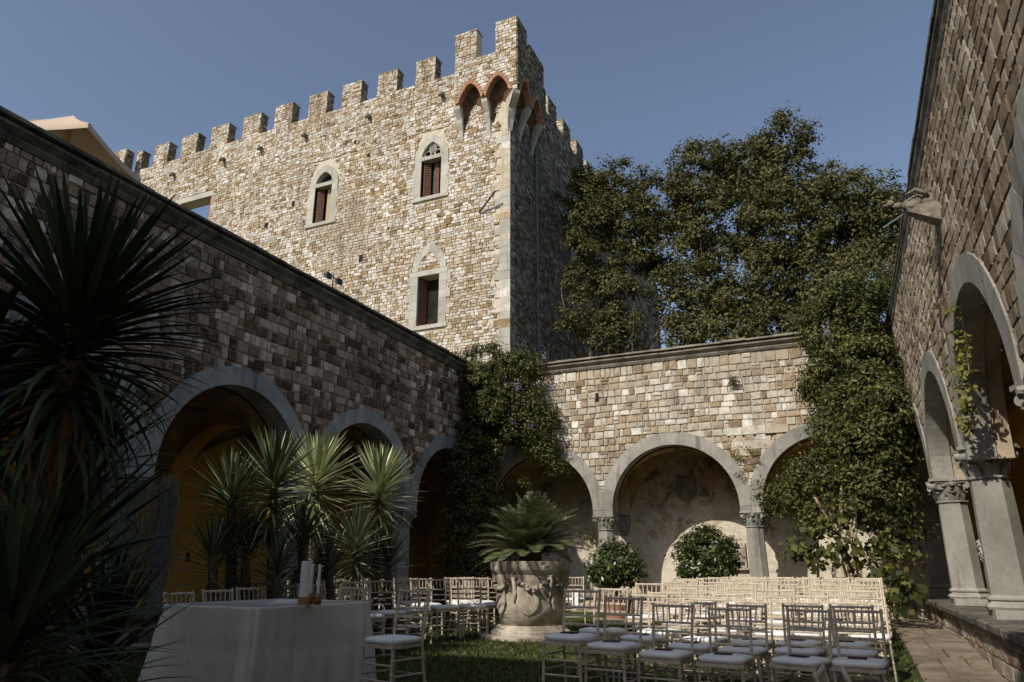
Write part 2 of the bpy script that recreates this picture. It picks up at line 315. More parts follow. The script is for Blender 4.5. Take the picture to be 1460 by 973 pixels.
# ------------------------------------------------------------------ stones
def stone_variants(mat, nm):     # unit stone x 0..1, z 0..1, outward = -y
    out = []
    for k in range(8):
        m = MB(); out.append(m.add(*stone_vf(0, 1, 0, 1, 0.04, 0.028, 1)).mesh(nm, mat))
    return out
def stone_vf(x0, x1, z0, z1, jit, proud, unit=0):
    jx = jit if unit else min(jit, 0.15 * (x1 - x0)); jz = jit if unit else min(jit, 0.15 * (z1 - z0))
    q = lambda a, j: a + rnd.uniform(-j, j)
    cx, cz = (x0 + x1) / 2, (z0 + z1) / 2; ex = (x1 - x0) * 0.09; ez = (z1 - z0) * 0.13
    if unit: g = 0.005
    else: g = 0.0
    A = [(q(x0 + g, jx * .5), 0.03, q(z0 + g, jz * .5)), (q(x1 - g, jx * .5), 0.03, q(z0 + g, jz * .5)), (q(x1 - g, jx * .5), 0.03, q(z1 - g, jz * .5)), (q(x0 + g, jx * .5), 0.03, q(z1 - g, jz * .5))]
    pr = proud * rnd.uniform(0.45, 1.3)
    B = []
    for (ax, ay, az) in A:
        B.append((ax + (cx - ax) * rnd.uniform(.04, .22), -pr + rnd.uniform(-.008, .008), az + (cz - az) * rnd.uniform(.05, .24)))
    C = (cx + rnd.uniform(-ex, ex), -pr - rnd.uniform(0.0, 0.012), cz + rnd.uniform(-ez, ez))
    return A + B + [C], [(0, 1, 5, 4), (1, 2, 6, 5), (2, 3, 7, 6), (3, 0, 4, 7), (4, 5, 8), (5, 6, 8), (6, 7, 8), (7, 4, 8)]
def courses(z0, z1, hlo, hhi):
    out = []; z = z0
    while z < z1 - 0.02:
        h = rnd.uniform(hlo, hhi)
        if z1 - (z + h) < hlo * 0.7: h = z1 - z
        out.append((z, z + h)); z += h
    return out
def lay(u0, u1, z0, z1, hlo, hhi, llo, lhi, blocked=None, gap=0.0045, drop=0.0):
    """stones (x0,x1,z0,z1) over a rectangle, keeping off the blocked intervals of each course"""
    res = []
    for (a, b) in courses(z0, z1, hlo, hhi):
        segs = [(u0, u1)]
        for (p, q) in (blocked(a, b) if blocked else []):
            n = []
            for (s, e) in segs:
                if q <= s or p >= e: n.append((s, e))
                else:
                    if p > s: n.append((s, p))
                    if q < e: n.append((q, e))
            segs = n
        for (s, e) in segs:
            x = s + 0.0
            while x < e - 0.03:
                l = rnd.uniform(llo, lhi) * (0.6 if rnd.random() < .25 else 1)
                if e - (x + l) < llo * 0.6: l = e - x
                # now and then two thin stones fill one course
                if rnd.random() < drop: pass
                elif (b - a) > 0.17 and l < 0.3 and rnd.random() < 0.08:
                    mid = (a + b) / 2 + rnd.uniform(-.02, .02)
                    res += [(x + gap, x + l - gap, a + gap, mid - gap), (x + gap, x + l - gap, mid + gap, b - gap)]
                else: res.append((x + gap, x + l - gap, a + gap, b - gap))
                x += l
    return res
def wv(x, z): return 0.022 * math.sin(x * .9 + z * .5) + 0.010 * math.sin(2.7 * x + z * 3)
def put_stones(parent, st, mat, nm, limit, key, proud=0.03, jit=0.012, plane=None, tint=''):
    """the `limit` stones that come first by key are objects, the rest one joined piece. plane: matrix placing wall plane in parent space"""
    P = plane or Matrix.Identity(4)
    st = sorted(st, key=key)
    var = stone_variants(mat, nm)
    for s in st[:limit]:
        m = P @ T(s[0], 0, s[2] + wv(s[0], s[2])) @ Matrix.Rotation(R(rnd.uniform(-1.3, 1.3)), 4, 'Y') @ Matrix.Diagonal((s[1] - s[0], proud / 0.028, s[3] - s[2], 1))
        ob(nm, rnd.choice(var), parent, m)
    mb = MB()
    for s in st[limit:]:
        d = wv(s[0], s[2]); mb.add(*stone_vf(s[0], s[1], s[2] + d, s[3] + d, jit, proud))
    if mb.v:
        ob(nm, mb.mesh(nm + 's', mat), parent, P, kind='stuff')

# ------------------------------------------------------------------ arcade wings
BAY = 3.88; RI = 1.66; RO = 1.99; ZC = 2.59; ZS = 2.45; TH = 0.5; HB = BAY / 2
def capital_mesh(mat):
    m = MB(); z = 2.09
    m.lathe([(0.235, z - .03), (0.245, z - .015), (0.235, z)], 8, ph=R(22.5))
    m.lathe([(0.20, z), (0.205, z + .1), (0.23, z + .2), (0.27, z + .27)], 12)
    for ring, (zz, r0, hh, n) in enumerate(((z, 0.205, 0.15, 8), (z + .09, 0.215, 0.17, 8))):
        for k in range(n):
            g = 2 * math.pi * (k + ring * .5) / n; c, s = math.cos(g), math.sin(g); wd = 0.07
            pr = [(r0, 0, wd), (r0 + .03, hh * .5, wd * 1.1), (r0 + .05, hh * .85, wd * .9), (r0 + .09, hh * .95, wd * .6), (r0 + .085, hh * .80, wd * .35)]
            vs = []
            for (r, h, ww) in pr:
                for side in (-1, 0, 1):
                    rr = r + (0.018 if side == 0 else 0)
                    vs.append((c * rr - s * ww * side, s * rr + c * ww * side, zz + h))
            fs = [(i * 3 + j, i * 3 + j + 1, i * 3 + j + 4, i * 3 + j + 3) for i in range(4) for j in range(2)]
            m.add(vs, fs)
    for k in range(4):     # corner volutes
        g = R(45 + 90 * k); c, s = math.cos(g), math.sin(g)
        cx, cy = c * 0.335, s * 0.335
        m.tube([(cx - s * .04, cy + c * .04, z + .235), (cx + s * .04, cy - c * .04, z + .235)], 0.05, 10)
        m.tube([(c * .22, s * .22, z + .12), (c * .28, s * .28, z + .22), (cx, cy, z + .27)], [0.02, 0.03, 0.035], 6)
    for k in range(4):     # rosette in the middle of each side
        g = R(90 * k); m.tube([(math.cos(g) * .26, math.sin(g) * .26, z + .27), (math.cos(g) * .32, math.sin(g) * .32, z + .27)], [.045, .035], 8)
    a = 0.30; c = 0.055
    def slab(a, c, z0, z1):
        poly = []
        for k in range(4):
            g = R(90 * k); cs, sn = math.cos(g), math.sin(g)
            for (px, py) in ((a, -a + c), (a - c * .9, 0), (a, a - c)):
                poly.append((px * cs - py * sn, px * sn + py * cs))
        m.prism(poly, 2, z0, z1)
    slab(a - .02, .05, z + .285, z + .315); slab(a + .01, .055, z + .318, z + .36)
    return m.mesh('capital', mat)
def shaft_mesh(mat, ornament=True):
    m = MB(); pr = []
    for k in range(9):
        f = k / 8; pr.append((0.236 - 0.022 * f + 0.004 * math.sin(f * 3.1), 0.72 + (2.06 - .72) * f))
    m.lathe(pr, 8, ph=R(22.5))
    if ornament:   # carved foliage knot on the lower shaft, one for each visible side
        for g0 in (-90,):
            for k in range(16):
                a = rnd.uniform(-.07, .07); h = rnd.uniform(-.13, .12); g = R(g0); r = 0.225
                c, s = math.cos(g), math.sin(g)
                x, y, z = c * r - s * a, s * r + c * a, 1.22 + h
                m.tube([(x, y, z - .03), (x + c * .012, y + s * .012, z), (x + rnd.uniform(-.03, .03), y, z + .03)], [0.008, .02, .006], 5)
    return m.mesh('shaft', mat)
def base_mesh(mat):
    m = MB(); m.box(-.29, .29, -.24, .24, 0.462, 0.56)
    m.lathe([(0.29, .56), (.305, .59), (.29, .62), (.262, .63), (.255, .655), (.275, .67), (.275, .69), (.25, .705), (.238, .722)], 8, ph=R(22.5))
    return m.mesh('base', mat)
def ring_meshes(mat):
    out = []; n = 11
    for k in range(n):
        a0 = math.pi * k / n + .0012; a1 = math.pi * (k + 1) / n - .0012; vs = []
        for i in range(5):
            a = a0 + (a1 - a0) * i / 4
            for r in (RI, RO):
                x = r * math.cos(a); x = max(-HB + .003, min(HB - .003, x)); zz = ZC + r * math.sin(a)
                for y in (-0.035 + (0.002 if k % 2 else 0), 0.30 if r == RI else 0.10): vs.append((x, y, zz))
        fs = []
        for i in range(4):
            o = i * 4; fs += [(o, o + 4, o + 6, o + 2), (o, o + 1, o + 5, o + 4), (o + 2, o + 6, o + 7, o + 3)]
        fs += [(0, 2, 3, 1), (16, 17, 19, 18)]
        out.append(MB().add(vs, fs).mesh('voussoir', mat))
    for s in (-1, 1):    # upright block between capital and springing
        x0, x1 = sorted((s * (RI), s * (HB - .003)))
        out.append(MB().box(x0, x1, -0.032, 0.30, ZS + .003, ZC - .004).mesh('voussoir', mat))
    return out
def vault_z(u, v, D):      # u from bay centre, v 0..1 across the loggia
    a = ZC + math.sqrt(max(0, RI * RI - u * u)) if abs(u) < RI else ZC
    vv = 2 * v - 1; b = ZC + 1.66 * math.sqrt(max(0, 1 - vv * vv))
    return max(a, b)
def wing(name, label, origin, rz, u0, u1, cens, D, smat, mmat, ring, corn, inner, hlo, hhi, llo, lhi, key, vis, ends=None, prd=.022, cols=None, cs=1.0, ct=0.0):
    t = thing(name, label, 'arcade', origin, R(rz)); TOP = 6.58 + ct
    # mortar body of the front wall with the arch openings
    xs = set([u0, u1])
    RB = RI + 0.04
    for c in cens:
        for k in range(41): xs.add(c + RB * math.cos(math.pi * k / 40))
    xs = sorted(x for x in xs if u0 <= x <= u1)
    def bz(x, side=0):
        for c in cens:
            if abs(x - c) < RB - 1e-6: return ZC + math.sqrt(RB * RB - (x - c) ** 2)
        return ZS + 0.001
    m = MB(); f0, f1 = 0.012, TH
    for a, b in zip(xs[:-1], xs[1:]):
        mid = (a + b) / 2; open_ = any(abs(mid - c) < RB for c in cens)
        za = bz(a) if open_ else ZS + .001; zb = bz(b) if open_ else ZS + .001
        if open_:
            za = ZC if za < ZC else za; zb = ZC if zb < ZC else zb
        vs = [(a, f0, za), (b, f0, zb), (b, f0, TOP), (a, f0, TOP), (a, f1, za), (b, f1, zb), (b, f1, TOP), (a, f1, TOP)]
        m.add(vs, [(0, 1, 2, 3), (5, 4, 7, 6), (0, 4, 5, 1)])
    for c in cens:
        for s in (-1, 1):
            x = c + s * RB; m.add([(x, f0, ZS), (x, f1, ZS), (x, f1, ZC), (x, f0, ZC)], [(0, 1, 2, 3)])
    ob('wall', m.mesh('wall', mmat), t)
    # facing stones
    RM = (RI + RO) / 2 + 0.06
    def blocked(a, b):
        out = []
        for c in cens:
            if a < ZC + RM:
                h = max(0.0, a - ZC); wd = math.sqrt(max(0, RM * RM - h * h)); out.append((c - wd, c + wd))
        return out
    st = lay(u0, u1, ZC + 0.3, TOP, hlo, hhi, llo, lhi, blocked)
    st = [s for s in st if s[1] - s[0] > 0.05]
    put_stones(t, st, smat, 'stone', 300, key, prd)
    # voussoirs
    for i, c in enumerate(cens):
        if vis(c):
            for me in ring: ob('voussoir', me, t, T(c, 0, 0))
    # columns
    cu = sorted(set([round(c - HB, 3) for c in cens] + [round(c + HB, 3) for c in cens]))
    cu = cols or cu
    for c in cu:
        if not (u0 - .3 <= c <= u1 + .3): continue
        o = ob('column', SH2 if name == 'right_arcade' and abs(c - 7.6) < .2 or name == 'left_arcade' and abs(c - 15.42) < .2 else SH, t, T(c, 0.23, .46) @ Matrix.Diagonal((1.13, 1.13, 1.10, 1)) @ T(0, 0, -.46) if cols else T(c, 0.23, 0)); ob('capital', CAP, o); ob('base', BASE, o)
    # parapet the columns stand on
    m = MB().box(u0, u1, -0.16, 0.5, -0.6, 0.36); ob('parapet', m.mesh('parapet', mmat), t)
    st = lay(u0, u1, -0.45, 0.35, 0.13, 0.2, 0.25, 0.6)
    st = [s for s in st if vis((s[0] + s[1]) / 2)]
    mb = MB()
    for s in st: mb.add(*stone_vf(*s, .01, .02))
    ob('parapet_stone', mb.mesh('parapet_stones', smat), t, T(0, -0.16 - .0, 0), kind='stuff')
    x = u0
    while x < u1 - .01:
        l = min(rnd.uniform(0.7, 1.1), u1 - x); m = MB(); j = rnd.uniform(-.006, .006)
        m.prism([(-0.26 + j, .38), (-0.245 + j, .345), (-.2, .345), (.52, .345), (.52, .46), (-.24 + j, .462), (-.26 + j, .445)], 0, x + .003, x + l - .003)
        ob('coping', m.mesh('coping', corn), t); x += l
    # cornice blocks
    x = u0
    while x < u1 - .01:
        l = min(rnd.uniform(0.7, 1.2), u1 - x); j = rnd.uniform(-.012, .012); k = rnd.uniform(-.008, .008)
        m = MB().prism([(.0, TOP), (-.05 * cs + j * cs, TOP + .0), (-.09 * cs + j * cs, TOP + .06), (-.09 * cs + j * cs, TOP + .10), (-.19 * cs + j * cs, TOP + .17), (-.20 * cs + j * cs, TOP + .21), (-.16 * cs + j * cs, TOP + .22 + k), (.3, TOP + .27 + k), (.3, TOP)], 0, x + .003, x + l - .003)
        ob('cornice_block', m.mesh('cornice_block', corn), t); x += l
    x = u0
    while x < u1 - .01:
        l = min(rnd.uniform(0.5, .8), u1 - x); j = rnd.uniform(-.02, .01); k = rnd.uniform(-.01, .014)
        m = MB().box(x + .004, x + l - .004, -.215 * cs + j * .7, .3, TOP + .275 + k * .3, TOP + .325 + k)
        ob('coping_tile', m.mesh('coping_tile', corn), t); x += l
    # loggia: inner wall, vaults, transverse ribs, roof
    y0, y1 = TH, TH + D
    ob('inner_wall', MB().box(u0 - .2, u1 + .2, y1, y1 + .4, -.6, 6.5 + ct).mesh('inner_wall', inner), t)
    m = MB(); nu, nv = 24, 16
    for c in cens:
        vs = [(c - HB + BAY * i / nu, y0 - .004 + (D + .006) * j / nv, vault_z(-HB + BAY * i / nu, j / nv, D)) for j in range(nv + 1) for i in range(nu + 1)]
        m.add(vs, [(j * (nu + 1) + i, j * (nu + 1) + i + 1, (j + 1) * (nu + 1) + i + 1, (j + 1) * (nu + 1) + i) for j in range(nv) for i in range(nu)])
    ob('vault', m.mesh('vault', M['vault'], True), t)
    for c in cu:
        m = MB(); n = 20; vs = []
        for i in range(n + 1):
            a = math.pi * i / n; yy = (y0 + y1) / 2 - math.cos(a) * D / 2; zz = ZC + 1.66 * math.sin(a)
            yi = (y0 + y1) / 2 - math.cos(a) * (D / 2 - .2); zi = ZC + 1.46 * math.sin(a)
            for xx in (-.22, .22): vs += [(c + xx, yy, zz + .02), (c + xx, yi, zi)]
        fs = []
        for i in range(n):
            o = i * 4; fs += [(o + 1, o + 3, o + 7, o + 5), (o, o + 1, o + 5, o + 4), (o + 2, o + 6, o + 7, o + 3)]
        ob('rib', m.add(vs, fs).mesh('rib', inner), t)
        m = MB().box(c - .2, c + .2, y1 - .14, y1 + .01, 2.3, ZC).box(c - .16, c + .16, y1 - .1, y1 + .01, 2.15, 2.298).box(c - .1, c + .1, y1 - .06, y1 + .01, 2.0, 2.148)
        ob('corbel', m.mesh('corbel', M['serena_dark']), t)
        if D > 3: ob('pilaster', MB().box(c - .17, c + .17, y1 - .13, y1 + .01, .1, 2.147).box(c - .22, c + .22, y1 - .17, y1 + .012, .1, .35).mesh('pilaster', M['serena_dark']), t)
    ob('roof', MB().box(u0 - .2, u1 + .2, .3, y1 + .4, 6.503 + ct, 6.7 + ct).mesh('roof', M['paving']), t)
    if ends:
        e0, e1 = ends      # far corner of the walk, closed by a wall
        a, b = sorted((e0, e1)); w0, w1 = (e1, e1 + .3) if e1 > e0 else (e1 - .3, e1)
        ob('end_wall', MB().box(w0, w1, -.1 if e1 < 0 else .15, y1 + .39, -.6, 6.49 + ct).mesh('end_wall', inner), t)
        ob('inner_wall', MB().box(a + .203, b, y1 + .003, y1 + .4, -.6, 6.49 + ct).mesh('inner_wall', inner), t)
        ob('roof', MB().box(a, b, .3, y1 + .4, 6.506 + ct, 6.69 + ct).mesh('roof', M['paving']), t)
    ob('loggia_floor', MB().box(u0 - .2, u1 + .2, .5, y1 + .3, -.3, .1).mesh('loggia_floor', M['paving']), t)
    return t
SH = shaft_mesh(M['serena'], False); SH2 = shaft_mesh(M['serena']); CAP = capital_mesh(M['serena']); BASE = base_mesh(M['serena'])
ring_g = ring_meshes(M['serena']); 
def with_mat(meshes, mat):
    out = []
    for me in meshes:
        c = me.copy(); c.materials[0] = mat; out.append(c)
    return out
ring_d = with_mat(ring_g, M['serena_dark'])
cam_xy = (0.0, 0.0)
back = wing('back_arcade', 'sunlit sandstone arcade of round arches closing the far side of the courtyard', (-9.7, 19.2, 0), 0, 0.0, 11.45, [1.85, 5.73, 9.61], 1.6,
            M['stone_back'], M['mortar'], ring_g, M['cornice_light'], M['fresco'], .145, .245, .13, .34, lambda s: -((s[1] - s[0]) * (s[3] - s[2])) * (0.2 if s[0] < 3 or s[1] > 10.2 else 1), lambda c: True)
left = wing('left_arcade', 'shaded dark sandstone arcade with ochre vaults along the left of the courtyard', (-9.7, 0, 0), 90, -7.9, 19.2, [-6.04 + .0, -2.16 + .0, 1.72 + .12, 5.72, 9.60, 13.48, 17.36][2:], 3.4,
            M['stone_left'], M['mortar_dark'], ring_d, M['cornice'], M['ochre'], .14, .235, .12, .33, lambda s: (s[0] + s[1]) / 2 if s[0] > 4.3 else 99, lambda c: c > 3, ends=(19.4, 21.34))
right = wing('right_arcade', 'rough stone arcade seen steeply from below at the right edge with carved capitals', (1.66, 19.2, 0), -90, 0.0, 23.0, [1.66, 5.54, 9.72, 14.0, 17.9], 2.4,
             M['stone_right'], M['mortar_right'], ring_g, M['cornice'], M['ochre'], .13, .26, .12, .42, lambda s: -(s[0] + s[1]) if s[1] < 14.6 else 99, lambda c: c < 17, ends=(-.2, -2.14), prd=.011, cols=[-.26, 3.6, 7.6, 11.85, 15.95, 19.9], cs=.3, ct=-.03)

# details on the back arcade (local u = x + 9.7, y into the wall)
m = MB(); pts = [(5.83 + .055 * math.cos(a), 0.28, 4.13 + .055 * math.sin(a)) for a in [2 * math.pi * k / 14 for k in range(15)]]
m.tube(pts, .012, 6).tube([(5.83, .28, 4.18), (5.83, .28, 4.27)], .012, 6)
ob('iron_ring', m.mesh('iron_ring', M['iron']), back)
def shield(cx, cz, w_, h_, y, dep, n=12):
    top = [(cx - w_ * .42, cz + h_ * .5), (cx - w_ * .15, cz + h_ * .44), (cx, cz + h_ * .5), (cx + w_ * .15, cz + h_ * .44), (cx + w_ * .42, cz + h_ * .5), (cx + w_ * .5, cz + h_ * .3), (cx + w_ * .46, cz + h_ * .1), (cx + w_ * .5, cz - h_ * .1), (cx + w_ * .38, cz - h_ * .33), (cx + w_ * .18, cz - h_ * .46), (cx, cz - h_ * .52), (cx - w_ * .18, cz - h_ * .46), (cx - w_ * .38, cz - h_ * .33), (cx - w_ * .5, cz - h_ * .1), (cx - w_ * .46, cz + h_ * .1), (cx - w_ * .5, cz + h_ * .3)]
    m = MB(); k = len(top)
    inn = [(cx + (p - cx) * .8, cz + (q - cz) * .8) for p, q in top]
    vs = [(p, y, q) for p, q in top] + [(p, y - dep * .6, q) for p, q in top] + [(p, y - dep, q) for p, q in inn] + [(cx, y - dep * 1.5, cz)]
    fs = []
    for i in range(k):
        j = (i + 1) % k; fs += [(i, j, j + k, i + k), (i + k, j + k, j + 2 * k, i + 2 * k), (i + 2 * k, j + 2 * k, 3 * k)]
    return m.add(vs, fs)
ob('stone_shield', shield(5.69, 3.3, .62, .78, 2.1, .05).mesh('stone_shield', M['faded']), back)
pl = ob('relief_plaque', MB().box(6.72, 7.18, 2.02, 2.1, 1.1, 1.75).box(6.68, 7.22, 1.98, 2.1, 1.04, 1.1).mesh('relief_plaque', M['urn']), back)
ob('inset', MB().box(6.77, 7.13, 2.005, 2.02, 1.17, 1.25).mesh('inset', M['iron']), pl)
# shallow recess with a lintel stone between second and third arch
for a_, b_ in ((7.22, 7.62), (7.63, 8.2), (8.21, 8.75)): ob('lintel', MB().box(a_, b_, -0.04, .02, 4.37, 4.58, .008).mesh('lintel', M['stone_back']), back)
ob('shadow_line', MB().box(7.30, 8.45, -0.024, .02, 4.31, 4.369).mesh('gap', M['void']), back)  # dark strip drawn as the shadow line under the lintel
ob('recess', MB().box(7.35, 8.3, -0.023, .02, 4.0, 4.31).mesh('recess', M['mortar']), back)
ob('putlog_hole', MB().box(3.70, 3.80, -.034, .02, 5.62, 5.86).mesh('putlog_hole', M['void']), back)
# doors and vent on the ochre wall of the left loggia (local u = y)
def arch_door(parent, c, w_, zs, y, frame_m, door_m):
    m = MB(); r = w_ / 2; n = 16; vs = []
    prof = [(c - r, 0.1)] + [(c - r * math.cos(math.pi * k / n), zs + r * math.sin(math.pi * k / n)) for k in range(n + 1)] + [(c + r, 0.1)]
    pro2 = [(c - r - .22, 0.1)] + [(c - (r + .22) * math.cos(math.pi * k / n), zs + (r + .22) * math.sin(math.pi * k / n)) for k in range(n + 1)] + [(c + r + .22, 0.1)]
    k = len(prof)
    vs = [(p, y - .12, q) for p, q in prof] + [(p, y - .12, q) for p, q in pro2] + [(p, y + .05, q) for p, q in prof] + [(p, y + .05, q) for p, q in pro2]
    fs = []
    for i in range(k - 1): fs += [(i, i + 1, i + 1 + k, i + k), (i, i + 2 * k, i + 1 + 2 * k, i + 1), (i + k, i + k + 1, i + 1 + 3 * k, i + 3 * k)]
    d = ob('doorway', m.add(vs, fs).mesh('doorway', frame_m), parent)
    m = MB().prism([(p, q) for p, q in prof], 1, y - .03, y - .01)
    dd = ob('door', m.mesh('door', door_m), parent)
    for k in range(4):
        for z0 in (.3, 1.2): ob('door_panel', MB().box(c - r + .08 + k * (w_ - .1) / 4, c - r + .02 + (k + 1) * (w_ - .1) / 4, y - .05, y - .028, z0, z0 + .8).mesh('door_panel', door_m), dd)
M['door'] = simple('dark_door_wood', (0.03, 0.022, 0.016), (0.07, 0.05, 0.035), 6, .6)
arch_door(left, 16.9, 1.0, 1.7, 3.9, M['serena_dark'], M['void'])
ob('vent', MB().box(12.32, 12.42, 3.88, 3.9, 1.22, 1.42).mesh('vent', M['void']), left)

# ------------------------------------------------------------------ castle tower
tower = thing('castle_tower', 'tall sunlit stone castle keep with merlons and a corbelled corner turret', 'castle', (0, 0, 0))
XC = -12.7; YF = 28.0
def wall_holes(m, u0, u1, z0, z1, holes, y0, y1, rev=True):
    us = sorted(set([u0, u1] + [h[0] for h in holes] + [h[1] for h in holes])); zs = sorted(set([z0, z1] + [h[2] for h in holes] + [h[3] for h in holes]))
    for a, b in zip(us[:-1], us[1:]):
        for c, d in zip(zs[:-1], zs[1:]):
            mu, mz = (a + b) / 2, (c + d) / 2
            if any(h[0] < mu < h[1] and h[2] < mz < h[3] for h in holes): continue
            m.add([(a, y0, c), (b, y0, c), (b, y0, d), (a, y0, d)], [(0, 1, 2, 3)])
            m.add([(a, y1, c), (b, y1, c), (b, y1, d), (a, y1, d)], [(3, 2, 1, 0)])
    for h in holes:
        a, b, c, d = h[:4]
        m.add([(a, y0, c), (b, y0, c), (b, y0, d), (a, y0, d), (a, y1, c), (b, y1, c), (b, y1, d), (a, y1, d)], [(0, 1, 5, 4), (1, 2, 6, 5), (2, 3, 7, 6), (3, 0, 4, 7)])
HOLES = [(-24.68, -23.52, 19.22, 22.35), (-17.76, -16.56, 19.25, 22.45), (-17.68, -16.46, 12.25, 14.85), (-35.3, -32.75, 20.6, 22.85)]
PAR = 26.35
m = MB(); wall_holes(m, -41.0, XC, 0, PAR, HOLES, YF + .02, YF + .8)
m.box(-30, XC - .02, YF + .82, 40.8, 0, 25.2)
m.box(XC - .8, XC - .02, YF + .8, 40.8, 25.19, PAR)
m.add([(-41, YF + .02, PAR), (XC - .02, YF + .02, PAR), (XC - .02, YF + .8, PAR), (-41, YF + .8, PAR)], [(0, 1, 2, 3)])
ob('wall', m.mesh('wall', M['mortar_tower']), tower)
MER = [(-40.25, -39.75), (-38.59, -37.27), (-36.1, -34.71), (-33.53, -32.08), (-30.86, -29.47), (-28.35, -27.0), (-25.79, -24.43), (-23.36, -22.02), (-20.91, -19.60), (-18.4, -17.15)]
MTOP = 27.88
st = []
def tb(a, b):
    out = []
    for h in HOLES[:3]:
        if b > h[2] - .3 and a < (23.0 if h[2] > 15 else h[3] + .3): out.append((h[0] - .42, h[1] + .42))
    h = HOLES[3]
    if b > h[2] and a < h[3] + .35: out.append((h[0] - (.0 if a < h[3] else .3), h[1] + .1))
    return out
st += lay(-41.0, XC - .0, 8.5, PAR, .10, .21, .14, .46, tb, .003)
def by_arch(x0, x1, z0, z1):
    for h in HOLES[:2]:
        cx = (h[0] + h[1]) / 2
        if z1 > 21.45 and z0 < 23.4:
            f = (max(z0, 21.5) - 21.5) / 1.75; lim = .98 * math.sqrt(max(0, 1 - f * f)) + .04
            if f < 1 and abs(cx - (x0 + x1) / 2) < lim: return True
    return False
st += [s for h in HOLES[:2] for s in lay(h[0] - .42, h[1] + .42, 21.9, 23.05, .11, .17, .1, .2) if not by_arch(*s)]
st = [s for s in st if not (s[1] > XC - (.75 if int(s[2] / .55) % 2 else .5)) and s[1] - s[0] > .04]
# stones that line of sight never reaches are not laid: hidden behind the left arcade
st = [s for s in st if s[2] > 10.2 + 0.36 * max(0, -s[0] - 17.5) * 1.0 - 1.5]
for (a, b) in MER: st += lay(a, b, PAR, MTOP + rnd.uniform(-.06, .03), .10, .2, .14, .45)
put_stones(tower, st, M['stone_tower'], 'stone', 250, lambda s: -(s[1] - s[0]) * (s[3] - s[2]), .035, plane=T(0, YF, 0))
for (a, b) in MER:
    mo = ob('merlon', MB().box(a + .01, b - .03, YF + .02, YF + .58, PAR - .05, MTOP - .08).mesh('merlon', M['mortar_tower']), tower)
    sm = lay(.04, .58, PAR, MTOP - .08, .1, .2, .14, .3)
    mb = MB()
    for s in sm: mb.add(*stone_vf(*s, .01, .03))
    ob('merlon_stone', mb.mesh('merlon_stones', M['stone_shaded']), mo, T(b - .03, YF, 0) @ Matrix.Rotation(R(90), 4, 'Z'), kind='stuff')
    ob('merlon_cap', MB().box(a - .03, b + .03, YF - .04, YF + .62, MTOP - .078, MTOP - .01, .012).mesh('merlon_cap', M['cornice_light']), mo)
# east side: plane x = XC, local x = y
PE = T(XC, 0, 0) @ Matrix.Rotation(R(90), 4, 'Z')
st = lay(YF + .02, 40.8, 9.3, PAR, .12, .24, .16, .5, lambda a, b: [(36.6, 37.9)] if (18.4 < b and a < 22.4) else [])
MES = [(33.4, 34.75), (35.9, 37.2), (38.4, 39.7)]
for (a, b) in MES: st += lay(a, b, PAR, MTOP - .3, .12, .2, .14, .4)
put_stones(tower, st, M['stone_shaded'], 'side_stone', 40, lambda s: -(s[1] - s[0]) * (s[3] - s[2]), .04, plane=PE)
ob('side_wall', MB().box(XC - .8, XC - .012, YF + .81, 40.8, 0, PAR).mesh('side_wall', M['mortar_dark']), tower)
for (a, b) in MES:
    mo = ob('merlon', MB().box(XC - .6, XC - .01, a, b, PAR - .05, MTOP - .3).mesh('merlon', M['mortar_tower']), tower)
    mb = MB()
    for s in lay(0, .58, PAR, MTOP - .3, .12, .2, .14, .35): mb.add(*stone_vf(*s, .01, .03))
    ob('merlon_stone', mb.mesh('merlon_stones', M['stone_tower']), mo, T(XC - .6, a, 0), kind='stuff')
    ob('merlon_cap', MB().box(XC - .64, XC + .02, a - .03, b + .03, MTOP - .298, MTOP - .22, .012).mesh('merlon_cap', M['cornice_light']), mo)
# quoins up the corner
z = 9.6; k = 0
while z < 22.0:
    h = rnd.uniform(.3, .5); l = (.78 if k % 2 else .5) + rnd.uniform(-.06, .06); l2 = (.5 if k % 2 else .75)
    m = MB().box(XC - l, XC + .03, YF - .03, YF + l2, z + .005, z + h - .005, .006); ob('quoin', m.mesh('quoin', M['quoin'] if rnd.random() < .5 else M['stone_tower']), tower); z += h; k += 1
# spouts, putlog holes, iron rod
for x in (-25.79, -21.31, -16.65, -29.12, -32.09, -36.34):
    m = MB().tube([(x, YF, 25.2), (x + .02, YF - .28, 25.12), (x + .05, YF - .34, 24.95)], [.14, .13, .10], 7); ob('water_spout', m.mesh('water_spout', M['cornice_light']), tower)
for (x, z, s) in ((-28.03, 19.84, .16), (-26.17, 20.82, .14), (-26.95, 17.03, .13), (-21.19, 22.68, .1), (-22.16, 23.78, .1), (-21.22, 16.52, .17), (-30.4, 18.6, .14), (-31.5, 20.1, .1), (-19.6, 17.9, .08)):
    ob('putlog_hole', MB().box(x - s * .7, x + s * .7, YF - .055, YF + .03, z - s, z + s).mesh('putlog_hole', M['void']), tower)
ob('iron_bar', MB().tube([(-14.3, YF - .1, 17.65), (-13.22, YF - .55, 18.35)], .05, 6).mesh('iron_bar', M['iron']), tower)
